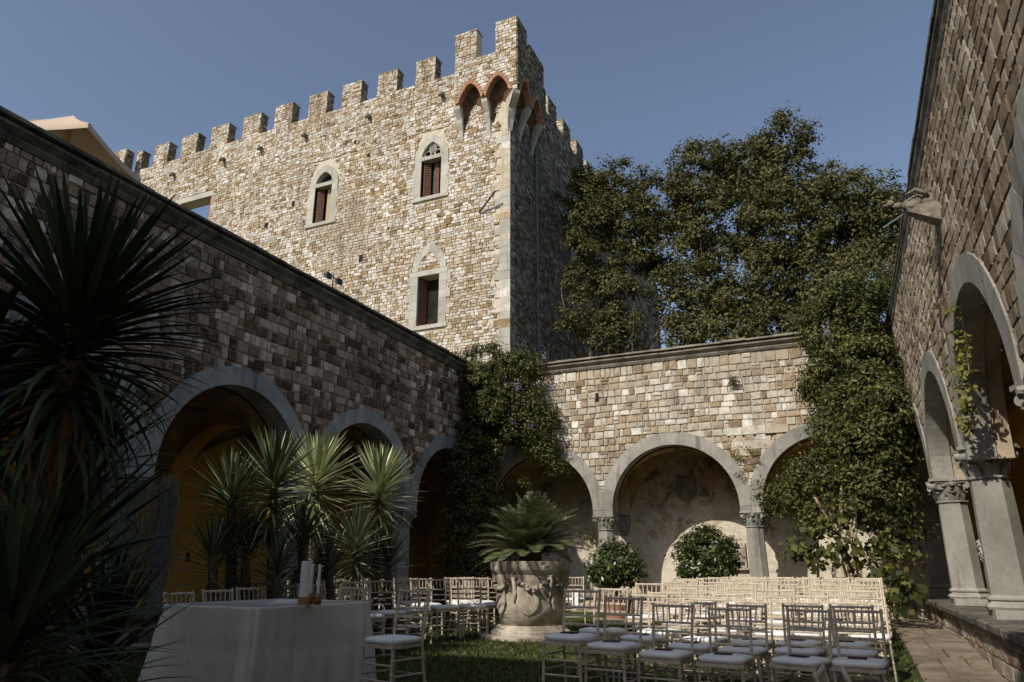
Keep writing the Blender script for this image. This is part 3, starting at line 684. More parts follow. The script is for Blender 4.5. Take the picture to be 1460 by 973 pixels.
# windows
def pointed(cx, hw, zs, rise, n=9):
    pts = [(cx - hw, None)]
    RR = (rise * rise + hw * hw) / (2 * hw); am = math.asin(min(1, rise / RR))
    L = [(cx - hw + RR * (1 - math.cos(am * k / n)), zs + RR * math.sin(am * k / n)) for k in range(n + 1)]
    return L + [(2 * cx - x, z) for x, z in L[-2::-1]]
def surround(parent, a, b, zb, zs, rise, wd, sill_z):
    cx, hw = (a + b) / 2, (b - a) / 2
    inner_p = [(a, zb + (zs - zb) * k / 5) for k in range(5)] + pointed(cx, hw, zs, rise) + [(b, zs - (zs - zb) * (k + 1) / 5) for k in range(5)]
    outer_p = [(a - wd - (.1 if k % 2 else 0), zb + (zs - zb) * k / 5) for k in range(5)] + pointed(cx, hw + wd, zs, max(rise + wd * 1.1, hw + wd)) + [(b + wd + (.1 if k % 2 else 0), zs - (zs - zb) * (k + 1) / 5) for k in range(5)]
    n = len(inner_p); i = 0; cuts = [0, 2, 4, 7, 10, 13, 16, 19, 22, 24, n - 1] if n == 29 else list(range(0, n, 3)) + [n - 1]
    for p, q in zip(cuts[:-1], cuts[1:]):
        if q <= p: continue
        m = MB(); vs = []
        pr = -.05 - rnd.uniform(0, .01)
        for k in range(p, q + 1):
            for (x, z) in (inner_p[k], outer_p[k]):
                for y in (YF + pr, YF + .45 if (x, z) == inner_p[k] else YF + .04): vs.append((x, y, z))
        fs = []
        for k in range(q - p):
            o = k * 4; fs += [(o, o + 2, o + 6, o + 4), (o, o + 4, o + 5, o + 1), (o + 2, o + 3, o + 7, o + 6)]
        fs += [(0, 1, 3, 2), (4 * (q - p), 4 * (q - p) + 2, 4 * (q - p) + 3, 4 * (q - p) + 1)]
        ob('frame_stone', m.add(vs, fs).mesh('frame_stone', M['quoin']), parent)
    ob('sill', MB().box(a - wd - .08, b + wd + .08, YF - .09, YF + .3, zb - .2, zb - .003, .008).mesh('sill', M['quoin']), parent)
def shutter(parent, x0, x1, y0, y1, z0, z1, mat, slats=True):
    s = ob('shutter', MB().add([(x0, y0, z0), (x1, y1, z0), (x1, y1, z1), (x0, y0, z1), (x0 + .0, y0 + .05, z0), (x1, y1 + .05, z0), (x1, y1 + .05, z1), (x0, y0 + .05, z1)], [(0, 1, 2, 3), (5, 4, 7, 6), (0, 3, 7, 4), (1, 5, 6, 2), (3, 2, 6, 7)]).mesh('shutter', mat), parent)
    if slats:
        mb = MB(); n = 18
        for k in range(n):
            z = z0 + .08 + (z1 - z0 - .16) * k / n
            e = .12
            mb.add([(x0 + (x1 - x0) * e, y0 + (y1 - y0) * e - .03, z), (x0 + (x1 - x0) * (1 - e), y0 + (y1 - y0) * (1 - e) - .03, z), (x0 + (x1 - x0) * (1 - e), y0 + (y1 - y0) * (1 - e) - .005, z + .07), (x0 + (x1 - x0) * e, y0 + (y1 - y0) * e - .005, z + .07)], [(0, 1, 2, 3)])
        ob('slat', mb.mesh('slats', mat), s, kind='stuff')
def window(h, style):
    a, b, z0, z1 = h
    wdw = ob('window', MB().box(a - .05, b + .05, YF + .62, YF + .66, z0 - .05, z1 + .05).mesh('window', M['void']), tower)
    if style in (1, 2):
        tr = 21.45 if style == 1 else 21.4
        surround(tower, a, b, z0, tr + .1, z1 - tr - .1, .40, z0)
        ob('transom', MB().box(a - .06, b + .06, YF - .06, YF + .35, tr, tr + .22, .006).mesh('transom', M['quoin']), wdw)
        shutter(wdw, a + .05, a + .40, YF + .12, YF + .30, z0 + .03, tr - .03, M['shutter'])
        shutter(wdw, a + .62, a + .85, YF + .30, YF + .36, z0 + .03, tr - .03, M['board'] if style == 1 else M['shutter'], False)
        ob('pane', MB().box(a + .42, b - .02, YF + .44, YF + .46, z0 + .03, tr - .02).mesh('pane', M['glass']), wdw)
        if style == 1:
            ob('pane', MB().box(a + .05, b - .05, YF + .30, YF + .32, tr + .22, z1 - .05).mesh('pane', M['glass']), wdw)
        else:
            m = MB(); cx = (a + b) / 2; zz = tr + .22
            def circ(x, z, r, t_=.035, n=14): m.tube([(x + r * math.cos(2 * math.pi * k / n), YF + .1, z + r * math.sin(2 * math.pi * k / n)) for k in range(n + 1)], t_, 5)
            circ(cx, zz + .52, .2); circ(cx - .3, zz + .2, .18); circ(cx + .3, zz + .2, .18); circ(cx, zz + .13, .12); circ(cx, zz + .52, .08)
            for k in range(6):
                g = R(60 * k + 30); m.tube([(cx + .08 * math.cos(g), YF + .1, zz + .52 + .08 * math.sin(g)), (cx + .2 * math.cos(g), YF + .1, zz + .52 + .2 * math.sin(g))], .03, 5)
            m.tube([(cx - .58, YF + .1, zz + .02), (cx - .45, YF + .1, zz + .45), (cx - .2, YF + .1, zz + .72), (cx, YF + .1, zz + .82), (cx + .2, YF + .1, zz + .72), (cx + .45, YF + .1, zz + .45), (cx + .58, YF + .1, zz + .02)], .05, 5)
            ob('tracery', m.mesh('tracery', M['quoin']), wdw)
            ob('backing', MB().box(a, b, YF + .3, YF + .32, zz, z1 + .1).mesh('backing', M['void']), wdw)
        # stone cheeks that close the square head of the opening beside the pointed arch
    else:
        n = 6
        for s, x in ((-1, a), (1, b)):
            for k in range(n):
                zz = z0 + (z1 - z0) * k / n; l = .62 if k % 2 else .42
                x0, x1 = (x - l, x) if s < 0 else (x, x + l)
                ob('frame_stone', MB().box(x0, x1, YF - .05, YF + .5, zz + .004, zz + (z1 - z0) / n - .004, .004).mesh('frame_stone', M['quoin']), tower)
        ob('lintel', MB().box(a - .45, b + .45, YF - .055, YF + .5, z1 + .004, z1 + .28, .006).mesh('lintel', M['quoin']), tower)
        ob('sill', MB().box(a - .5, b + .5, YF - .09, YF + .3, z0 - .2, z0 - .003, .008).mesh('sill', M['quoin']), tower)
        cx = (a + b) / 2; P0 = pointed(cx, .62, z1 + .3, .95); P1 = pointed(cx, .98, z1 + .3, 1.42); n = len(P0)
        for p, q in ((0, 3), (3, 6), (6, 9), (9, 12), (12, 15), (15, n - 1)):
            vs = []
            for k in range(p, q + 1):
                for (x, z) in (P0[k], P1[k]):
                    for y in (YF - .05, YF + .04): vs.append((x, y, z))
            fs = []
            for k in range(q - p):
                o = k * 4; fs += [(o, o + 2, o + 6, o + 4), (o, o + 4, o + 5, o + 1), (o + 2, o + 3, o + 7, o + 6)]
            ob('frame_stone', MB().add(vs, fs).mesh('frame_stone', M['quoin']), tower)
        mb = MB()
        for s in lay(cx - .6, cx + .6, z1 + .3, z1 + 1.25, .12, .2, .16, .4):
            if abs((s[0] + s[1]) / 2 - cx) < .62 * (1 - (s[2] - z1 - .3) / 1.3): mb.add(*stone_vf(*s, .01, .03))
        ob('infill_stone', mb.mesh('infill_stones', M['stone_tower']), wdw, T(0, YF, 0), kind='stuff')
        shutter(wdw, a + .06, a + .22, YF + .05, YF + .5, z0 + .03, z1 - .03, M['shutter'], False)
window(HOLES[0], 1); window(HOLES[1], 2); window(HOLES[2], 3)
ob('lintel', MB().box(-35.9, -32.5, YF - .04, YF + .8, 22.85, 23.2, .006).mesh('lintel', M['quoin']), tower)
ob('jamb', MB().box(-32.75, -32.62, YF - .03, YF + .78, 20.6, 22.845).mesh('jamb', M['brick']), tower)
# faint blocked window on the shaded side
m = MB(); P0 = pointed(37.25, .55, 20.6, 1.2)
vs = [(XC + .05, y, z) for y, z in P0] + [(XC + .05, 37.8, 18.6), (XC + .05, 36.7, 18.6)]
ob('blind_window', MB().prism([(y, z) for y, z in P0] + [(37.8, 18.6), (36.7, 18.6)], 0, XC - .02, XC + .04).mesh('blind_window', M['serena_dark']), tower)
# drainpipes down the shaded side
for yy, zt in ((31.2, 23.2), (38.4, 25.6)):
    m = MB().tube([(XC + .12, yy, 8.5), (XC + .12, yy, zt), (XC + .0, yy, zt + .3)], .06, 8)
    p = ob('drainpipe', m.mesh('drainpipe', M['copper']), tower)
    for zz in range(10, int(zt), 3): ob('pipe_clamp', MB().tube([(XC + .12, yy, zz), (XC + .12, yy, zz + .12)], .085, 8).mesh('pipe_clamp', M['copper']), p)
# corner turret on corbels
TX0, TX1, TY0, TY1 = -15.55, -12.0, 27.3, 31.2
TP = 26.25; TT = 28.1
def strip_panel(m, mp, u0, u1, top, cens, hw, zs, rise, y0, y1):
    xs = sorted(set([u0, u1] + [c + hw * math.cos(math.pi * k / 20) for c in cens for k in range(21)]))
    xs = [x for x in xs if u0 - 1e-6 <= x <= u1 + 1e-6]
    def bz(x):
        for c in cens:
            if abs(x - c) < hw - 1e-6: f = abs(x - c) / hw; return zs + rise * (1 - f ** 1.7) ** .8
        return zs
    for a, b in zip(xs[:-1], xs[1:]):
        za, zb = bz(a), bz(b)
        vs = [(a, y0, za), (b, y0, zb), (b, y0, top), (a, y0, top), (a, y1, za), (b, y1, zb), (b, y1, top), (a, y1, top)]
        m.add([mp(*v) for v in vs], [(0, 1, 2, 3), (5, 4, 7, 6), (0, 4, 5, 1), (3, 2, 6, 7)])
    return bz
ARC_F = [(-14.62), (-13.08)]; HWF = .66
ARC_S = [28.35, 29.95]
m = MB(); idm = lambda x, y, z: (x, y, z); sm_ = lambda x, y, z: (TX1 - y, x, z)
bzf = strip_panel(m, idm, TX0, TX1, TP, ARC_F, HWF, 23.75, 1.05, TY0 + .02, TY0 + .35)
bzs = strip_panel(m, sm_, TY0 + .35, TY1, TP, ARC_S, .66, 23.75, 1.05, .02, .35)
m.box(TX0, TX1 - .3, TY0 + .3, YF + .1, 24.85, 24.95); m.box(XC - .2, TX1 - .3, YF - .2, TY1, 24.851, 24.951)
m.box(TX0, TX0 + .3, TY0 + .351, YF + .3, 24.0, TP); m.box(XC - .4, TX1 - .352, TY1 - .3, TY1, 24.0, TP)
tur = ob('turret_wall', m.mesh('turret_wall', M['mortar_tower']), tower)
def tstones(u0, u1, cens, bz):
    def bl(a, b):
        out = []
        for c in cens:
            for k in range(30):
                pass
            wd = 0
            for k in range(41):
                x = c - .9 + 1.8 * k / 40
                if abs(x - c) < .84:
                    f = abs(x - c) / .84; zz = 23.75 + 1.25 * (1 - f ** 1.7) ** .8
                    if zz > a: wd = max(wd, abs(x - c))
            if wd: out.append((c - wd, c + wd))
        return out
    return lay(u0, u1, 24.0, TP, .12, .22, .16, .5, bl)
st = tstones(TX0, TX1, ARC_F, bzf) + lay(TX0, TX0 + .9, TP, TT, .12, .22, .16, .45) + lay(TX0 + .9, TX0 + 1.28, TP, TT - .1, .12, .22, .16, .4) + lay(-13.2, TX1, TP, TT, .12, .22, .16, .45)
mb = MB()
for s in st: mb.add(*stone_vf(*s, .01, .035))
ob('turret_stone', mb.mesh('turret_stones', M['stone_tower']), tur, T(0, TY0, 0), kind='stuff')
st = tstones(TY0, TY1, ARC_S, bzs) + lay(TY0, TY0 + 1.25, TP, TT, .12, .22, .16, .45) + lay(29.0, 30.9, TP, TT - .5, .12, .22, .16, .45)
mb = MB()
for s in st: mb.add(*stone_vf(*s, .01, .035))
ob('turret_stone', mb.mesh('turret_side_stones', M['stone_shaded']), tur, T(TX1, 0, 0) @ Matrix.Rotation(R(90), 4, 'Z'), kind='stuff')
for (x0, x1, y0, y1, zt) in ((TX0 + .01, TX0 + 1.26, TY0 + .03, TY0 + .6, TT - .08), (-13.2, TX1 - .02, TY0 + .03, TY0 + 1.24, TT - .08), (TX1 - .6, TX1 - .02, 29.0, 30.88, TT - .58)):
    mo = ob('merlon', MB().box(x0, x1, y0, y1, TP - .02, zt).mesh('merlon', M['mortar_tower']), tower)
    ob('merlon_cap', MB().box(x0 - .03, x1 + .03, y0 - .05, y1 + .03, zt + .003, zt + .09, .012).mesh('merlon_cap', M['cornice_light']), mo)
mb = MB()
for s in lay(TX1 - .6, TX1, TP, TT - .6, .12, .2, .14, .35): mb.add(*stone_vf(*s, .01, .03))
ob('turret_stone', mb.mesh('turret_end_stones', M['stone_tower']), tur, T(0, 29.0, 0), kind='stuff')
def brick_ring(cens, mp, hw):
    for c in cens:
        for k in range(15):
            def P(t_, off):
                x = -1 + 2 * t_; f = abs(x); return (c + x * (hw + off), 23.75 + (1.05 + off * 1.3) * (1 - f ** 1.7) ** .8)
            t0, t1 = k / 15 + .004, (k + 1) / 15 - .004
            a, b, c2, d = P(t0, -.015), P(t1, -.015), P(t1, .19), P(t0, .19)
            vs = [mp(p[0], y, p[1]) for y in (-.05, .3) for p in (a, b, c2, d)]
            ob('brick', MB().add(vs, [(0, 1, 2, 3), (0, 4, 5, 1), (1, 5, 6, 2), (2, 6, 7, 3), (3, 7, 4, 0)]).mesh('brick', M['brick']), tur)
brick_ring(ARC_F, lambda x, y, z: (x, TY0 + y, z), HWF); brick_ring(ARC_S, lambda x, y, z: (TX1 - y, x, z), .66)
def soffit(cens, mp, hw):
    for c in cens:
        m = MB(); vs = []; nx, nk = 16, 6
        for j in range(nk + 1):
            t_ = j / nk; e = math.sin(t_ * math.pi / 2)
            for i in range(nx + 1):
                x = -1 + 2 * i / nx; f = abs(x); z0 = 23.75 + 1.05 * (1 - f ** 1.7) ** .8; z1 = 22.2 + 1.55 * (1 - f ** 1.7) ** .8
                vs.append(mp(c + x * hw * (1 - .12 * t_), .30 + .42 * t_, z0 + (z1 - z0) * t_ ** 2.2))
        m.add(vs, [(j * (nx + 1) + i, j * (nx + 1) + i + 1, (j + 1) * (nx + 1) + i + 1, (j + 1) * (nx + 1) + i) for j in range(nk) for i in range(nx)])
        ob('soffit', m.mesh('soffit', M['soffit_brick_shaded'], True), tur)
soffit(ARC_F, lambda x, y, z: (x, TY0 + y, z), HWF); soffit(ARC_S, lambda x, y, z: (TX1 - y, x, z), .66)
def corbel(x, y, dx, dy, wd, zb=21.95, reach=.62):   # bracket growing out along (dx,dy)
    nx, ny = -dy, dx; m = MB()
    prof = [(-.05, zb), (.02, zb), (.10, zb + .3), (.16, zb + .6), (.30, zb + .95), (.34, zb + 1.15), (reach * .85, zb + 1.45), (reach, zb + 1.6), (reach + .04, zb + 1.78), (-.05, zb + 1.78)]
    vs = []
    for s, ww in ((-1, 1), (1, 1)):
        for (r, z) in prof:
            f = .55 + .45 * min(1, (z - zb) / 1.2)
            vs.append((x + dx * r + nx * wd * s * f, y + dy * r + ny * wd * s * f, z))
    n = len(prof)
    m.add(vs, [tuple(range(n)), tuple(range(2 * n - 1, n - 1, -1))] + [(i, (i + 1) % n, (i + 1) % n + n, i + n) for i in range(n)])
    ob('corbel', m.mesh('corbel', M['quoin']), tower)
corbel(-15.40, YF, 0, -1, .16); corbel(-13.85, YF, 0, -1, .16); corbel(XC, YF, .70, -.70, .2, 21.9, .9); corbel(XC, 29.15, 1, 0, .16, 21.95, .62); corbel(XC, 30.75, 1, 0, .16, 21.95, .62)
# western return of the battlements
ret = thing('castle_return', 'stone merlon jutting forward at the far left end of the castle battlements', 'castle wall', (-40.6, 27.0, 0))
m = MB().box(-.6, .58, .02, .6, 18, 27.45); ob('wall', m.mesh('wall', M['mortar_tower']), ret)
mb = MB()
for s in lay(-.6, .6, 22, 27.5, .14, .24, .18, .5): mb.add(*stone_vf(*s, .01, .035))
ob('stone', mb.mesh('stones', M['stone_tower']), ret, kind='stuff')
mb = MB()
for s in lay(0, .6, 22, 27.5, .14, .24, .18, .4): mb.add(*stone_vf(*s, .01, .035))
ob('stone', mb.mesh('side_stones', M['stone_shaded']), ret, T(.6, 0, 0) @ Matrix.Rotation(R(90), 4, 'Z'), kind='stuff')
inr = thing('inner_merlon', 'small stone merlon seen through the square opening in the castle wall', 'merlon', (-36.9, 31.5, 0))
m = MB().box(-.7, .7, 0, .6, 18, 23.3); ob('wall', m.mesh('wall', M['mortar_tower']), inr)
mb = MB()
for s in lay(-.7, .7, 20, 23.3, .14, .24, .18, .5): mb.add(*stone_vf(*s, .01, .035))
ob('stone', mb.mesh('stones', M['stone_tower']), inr, kind='stuff')
# far wing behind the oaks
farw = thing('castle_wing', 'shaded castle wing with merlons half hidden behind the oak', 'castle', (0, 0, 0))
ob('wall', MB().box(-24, -13.0, 40.9, 61.8, 0, 26.2).mesh('wall', M['mortar_dark']), farw)
st = lay(41.0, 61.8, 12, 26.2, .22, .38, .3, .8)
for k in range(8): st += lay(41.4 + k * 2.6, 42.8 + k * 2.6, 26.2, 27.9, .2, .3, .25, .6)
mb = MB()
for s in st: mb.add(*stone_vf(*s, .02, .05))
ob('stone', mb.mesh('stones', M['stone_shaded']), farw, T(-13, 0, 0) @ Matrix.Rotation(R(90), 4, 'Z'), kind='stuff')
for k in range(8):
    y = 41.4 + k * 2.6
    mo = ob('merlon', MB().box(-13.6, -13.02, y, y + 1.4, 26.15, 27.9).mesh('merlon', M['quoin']), farw)
for yy in (50.0, 57.0): ob('window', MB().box(-13.1, -12.92, yy, yy + 1.3, 17, 20).mesh('window', M['serena_dark']), farw)

# ------------------------------------------------------------------ unseen blocks added behind the camera, sized to shade the near half
south = thing('shade_block', 'unseen plain blocks behind the viewer, added to shade the near half', 'shade blocker', (0, -6, 0))
ob('wall', MB().box(-16, -6.5, -4, 0, -.6, 13.0).mesh('wall', M['mortar']), south)
ob('wall', MB().box(-6.498, -2.2, -4, 0, -.6, 13.8).mesh('wall', M['mortar']), south)

# ------------------------------------------------------------------ bracket sculpture on the right wall
gar = thing('wall_bracket', 'weathered carved stone bracket with an iron rod jutting from the right wall', 'gargoyle', (1.66, 9.95, 5.56))
gar.scale = (.68, .68, .68)
m = MB().add([(.05, -.2, -.34), (.05, .2, -.34), (.05, .22, .12), (.05, -.22, .12), (-.52, -.10, .03), (-.52, .10, .03), (-.55, .12, .12), (-.55, -.12, .12)],
             [(0, 1, 5, 4), (1, 2, 6, 5), (2, 3, 7, 6), (3, 0, 4, 7), (4, 5, 6, 7)])
ob('console', m.mesh('console', M['bracket']), gar)
def blob(c, r, seed, n=10):
    q = random.Random(seed); m = MB(); prof = []
    vs = []
    for i in range(n + 1):
        th = math.pi * i / n
        for k in range(12):
            g = 2 * math.pi * k / 12; f = 1 + q.uniform(-.13, .13)
            vs.append((c[0] + r[0] * f * math.sin(th) * math.cos(g), c[1] + r[1] * f * math.sin(th) * math.sin(g), c[2] + r[2] * f * math.cos(th)))
    return vs, [(i * 12 + k, i * 12 + (k + 1) % 12, (i + 1) * 12 + (k + 1) % 12, (i + 1) * 12 + k) for i in range(n) for k in range(12)]
m = MB()
for i, (c, r) in enumerate((((-.12, .0, .24), (.15, .11, .13)), ((-.34, .0, .25), (.13, .10, .12)), ((-.52, .0, .20), (.09, .07, .09)), ((-.66, .0, .22), (.10, .06, .07)), ((-.78, .0, .30), (.07, .055, .07)), ((-.87, 0, .27), (.07, .03, .03)), ((-.42, -.12, .15), (.12, .03, .07)), ((-.42, .12, .15), (.12, .03, .07)), ((-.74, 0, .40), (.03, .05, .05)))): m.add(*blob(c, r, i))
m.tube([(-.15, -.12, .3), (-.35, -.17, .42), (-.52, -.15, .36)], [.05, .045, .01], 6).tube([(-.15, .12, .3), (-.35, .17, .42), (-.52, .15, .36)], [.05, .045, .01], 6)
ob('carving', m.mesh('carving', M['bracket'], True), gar)
ob('iron_rod', MB().tube([(-.6, .0, .02), (-.98, .05, -.17)], .018, 6).mesh('iron_rod', M['copper']), gar)

# ------------------------------------------------------------------ furniture: chairs
def bamboo(p0, p1, r, knots, n=6):
    p0, p1 = Vector(p0), Vector(p1); L = (p1 - p0).length; pts = []; rad = []
    ks = [(k + 1) / (knots + 1) for k in range(knots)]
    seq = [(0, r)]
    for f in ks: seq += [(f - .012 / L, r), (f, r * 1.35), (f + .012 / L, r)]
    seq += [(1, r)]
    for f, rr in seq: pts.append(p0 + (p1 - p0) * f); rad.append(rr)
    return MB().tube(pts, rad, n)
def curve_bamboo(pts, r, n=6):
    m = MB(); P = [Vector(p) for p in pts]; pp = []; rr = []
    for i in range(len(P) - 1):
        for f in (0, .46, .5, .54):
            pp.append(P[i].lerp(P[i + 1], f)); rr.append(r * (1.3 if f == .5 else 1))
    pp.append(P[-1]); rr.append(r); return m.tube(pp, rr, n)
SW = .20
CH = []
for s in (-1, 1):
    CH.append(('leg', curve_bamboo([(s * .205, .235, 0), (s * .195, .195, .25), (s * .19, .175, .45), (s * .195, .195, .65), (s * .2, .245, .905)], .0145).tube([(s * .2, .245, .90), (s * .2, .248, .92)], [.018, .012], 6).mesh('leg', M['wood'])))
    CH.append(('leg', bamboo((s * .205, -.20, 0), (s * .195, -.19, .43), .0145, 3).mesh('leg', M['wood'])))
m = MB().prism([(-.215, -.21), (.215, -.21), (.195, .19), (-.195, .19)], 2, .425, .455)
CH.append(('seat', m.mesh('seat', M['wood'])))
def cushion_mesh():
    m = MB(); n = 12; rows = []
    for (ins, z) in ((.012, .457), (0, .466), (-.008, .485), (.004, .503), (.05, .512), (.12, .514)):
        pts = []
        for k in range(4 * n):
            g = 2 * math.pi * (k + .5) / (4 * n); c, s = math.cos(g), math.sin(g)
            e = 5.0; rr = (abs(c) ** e + abs(s) ** e) ** (-1 / e)
            wx = (.215 - ins); wy = (.205 - ins); y = rr * s * wy; x = rr * c * wx * (1 - .06 * (y > 0) * y / .2)
            pts.append((x, y - .005, z))
        rows.append(pts)
    vs = [p for r_ in rows for p in r_]; q = 4 * n
    fs = [(i * q + k, i * q + (k + 1) % q, (i + 1) * q + (k + 1) % q, (i + 1) * q + k) for i in range(len(rows) - 1) for k in range(q)]
    fs.append(tuple((len(rows) - 1) * q + k for k in range(q))); return m.add(vs, fs).mesh('cushion', M['cushion'], True)
CUSH = cushion_mesh()
CH.append(('cushion', CUSH))
def backy(z): return .175 + (z - .45) * .155
for z in (.895, .745, .665, .585):
    m = bamboo((-.2, backy(z) - .0, z), (.2, backy(z), z), .011 if z < .89 else .013, 3); CH.append(('back_rail', m.mesh('back_rail', M['wood'])))
for k in range(6):
    x = -.15 + .06 * k; xt = x * 1.12
    CH.append(('spindle', bamboo((x, backy(.75), .75), (xt, backy(.89), .89), .0075, 1, 5).mesh('spindle', M['wood'])))
for z in (.16, .29):
    CH.append(('stretcher', bamboo((-.2, -.197, z), (.2, -.197, z), .009, 1).mesh('stretcher', M['wood'])))
    CH.append(('stretcher', bamboo((-.2, .215, z + .02), (.2, .215, z + .02), .009, 1).mesh('stretcher', M['wood'])))
    for s in (-1, 1): CH.append(('stretcher', bamboo((s * .2, -.195, z + .04), (s * .2, .21, z + .04), .009, 1).mesh('stretcher', M['wood'])))
# far chairs: same shape, four joined parts
def join(lst, name, mat):
    V_, F_ = [], []
    for me in lst:
        o = len(V_); V_ += [v.co[:] for v in me.vertices]; F_ += [tuple(i + o for i in p.vertices) for p in me.polygons]
    m = MB(); m.v = V_; m.f = F_; return m.mesh(name, mat)
FAR = [('leg_frame', join([me for n, me in CH if n in ('leg', 'stretcher')], 'leg_frame', M['wood'])), ('seat', dict(CH)['seat']), ('cushion', CUSH), ('backrest', join([me for n, me in CH if n in ('back_rail', 'spindle')], 'backrest', M['wood']))]
ORD = ['first', 'second', 'third', 'fourth', 'fifth', 'sixth', 'seventh', 'eighth', 'ninth', 'tenth', 'eleventh', 'twelfth', 'thirteenth', 'fourteenth']
def chair(x, y, face, label, group, far=False, z=None, sc_=1.0):
    z = gz(x, y) if z is None else z
    t = thing('banquet_chair', label, 'chair', (x, y, z), R(face + 90), group)   # chair looks along its local -y
    t.scale = (sc_,) * 3
    for n, me in (FAR if far else CH): ob(n, me, t)
    return t
def booklet(x, y, z, rz, label):
    single('booklet', BOOK, label, 'booklet', (x, y, z), R(rz), 'dark booklets on the chair cushions')
BOOK = MB().box(-.075, .075, -.05, .05, 0, .006).box(-.073, .077, -.048, .052, .0065, .012).mesh('booklet', M['booklet'])
def az(px, d):
    a = R(24.2) - math.atan((px - 730) / 1070.0); return (-math.sin(a) * d, math.cos(a) * d)
GR = 'rows of pale wooden chairs on the right'
near_rows = [
    [(-2.54, 7.06, -100), (-2.12, 7.19 - .12, -101), (-1.66, 7.31 - .1, -99), (-1.14, 7.36, -98), (-.49, 7.45, -112), (-.01, 7.5, -97)],
    [(-2.50, 7.95, -99), (-2.08, 8.02, -100), (-1.58, 8.1, -98), (-1.08, 8.15, -99), (-.55, 8.3, -103), (-.06, 8.35, -97)],
    [(-2.10, 8.85, -98), (-1.60, 8.95, -100), (-1.10, 9.0, -97), (-.60, 9.1, -99), (-.10, 9.15, -98)]]
for r_, row in enumerate(near_rows):
    for k, (x, y, f) in enumerate(row):
        chair(x, y, f, 'chair with booklet on cushion, %s from the planter in the %s row from the front' % (ORD[k], ORD[r_]), GR)
        if not (r_ == 1 and k > 4): booklet(x - .02, y - .0, gz(x, y) + .515, f + 90 + rnd.uniform(-12, 12), 'dark booklet on the %s chair from the planter in the %s row from the front' % (ORD[k], ORD[r_]))
for r_ in range(7):
    y = 10.15 + r_ * 1.0
    for k in range(6):
        x = -2.62 + k * .54 + rnd.uniform(-.06, .06) + .04 * r_
        chair(x, y + rnd.uniform(-.09, .09), -97 + rnd.uniform(-11, 11), 'sunlit pale wooden chair, %s from the left in the %s row of the rear block' % (ORD[k], ORD[r_]), GR, True)
GL = 'pale wooden chairs on the left side of the lawn'
front = [(522, 10.1, -25), (556, 10.9, -25), (592, 11.6, -28), (634, 12.3, -36), (674, 12.7, -48), (706, 13.3, -42)]
for k, (px, d, f) in enumerate(front):
    x, y = az(px, d); chair(x, y, f, 'pale chair, %s in the front row on the left counting away from the table' % ORD[k], GL)
    for q in (1, 2):
        fx, fy = math.cos(R(f)), math.sin(R(f))
        chair(x - fx * .95 * q + .12 * q, y - fy * .95 * q, f + rnd.uniform(-6, 6), 'pale chair, %s in the %s row on the left counting away from the table' % (ORD[k], ORD[q]), GL, True)
for k, (px, d, f) in enumerate([(289, 8.0, 8), (339, 8.4, 0), (382, 8.9, -6), (424, 9.4, -12), (462, 9.6, -15)]):
    x, y = az(px, d); chair(x, y, f, 'pale wooden chair rising behind the cloth covered table, %s from the left' % ORD[k], GL, False, -.06 + .01 * k)
for k, (px, d, f) in enumerate([(402, 9.9, -10), (446, 10.4, -14), (486, 10.9, -18)]):
    x, y = az(px, d); chair(x, y, f, 'pale wooden chair further back behind the table, %s from the left' % ORD[k], GL, True)
x, y = az(484, 8.7); chair(x, y, -98, 'wooden chair with its back just behind the right corner of the table', GL, False, -.04)
x, y = az(566, 7.15); chair(x, y, -104, 'single wooden chair with a white cushion standing beside the table', GL, False, -.03)
x, y = az(818, 15.4); chair(x, y, -70, 'pale chair with a white paper on its back standing right of the stone planter', 'pale chairs by the planter', True)
single('paper_sheet', MB().box(-.06, .06, 0, .004, 0, .27, .004).mesh('paper_sheet', M['paper']), 'white paper sheet hanging on the chair right of the planter', 'paper', (x + .12, y - .30, .38), R(8))
for (px1, d1, px2, d2, lb) in ((1146, 4.35, 1156, 4.7, 'dark chair closest to the viewer, only two upright post tips showing at the bottom edge'), (1189, 4.3, 1184, 4.7, 'near dark chair whose leaning post tip rises between two cushions at the bottom edge')):
    a = Vector(az(px1, d1)); b = Vector(az(px2, d2)); mid = (a + b) / 2; dv = (b - a).normalized()
    f = math.degrees(math.atan2(-dv.x, dv.y)) ; fx, fy = math.cos(R(f)), math.sin(R(f))
    chair(mid.x - fx * .0 + fx * .245, mid.y + fy * .245, f, lb, GR, False, -.36)

# ------------------------------------------------------------------ table with cloth and candles
TC = Vector((-5.14, 5.75)); 
cor = [Vector((-5.72, 4.98)), Vector((-4.36, 4.83)), Vector((-4.52, 6.42)), Vector((-5.85, 6.55))]
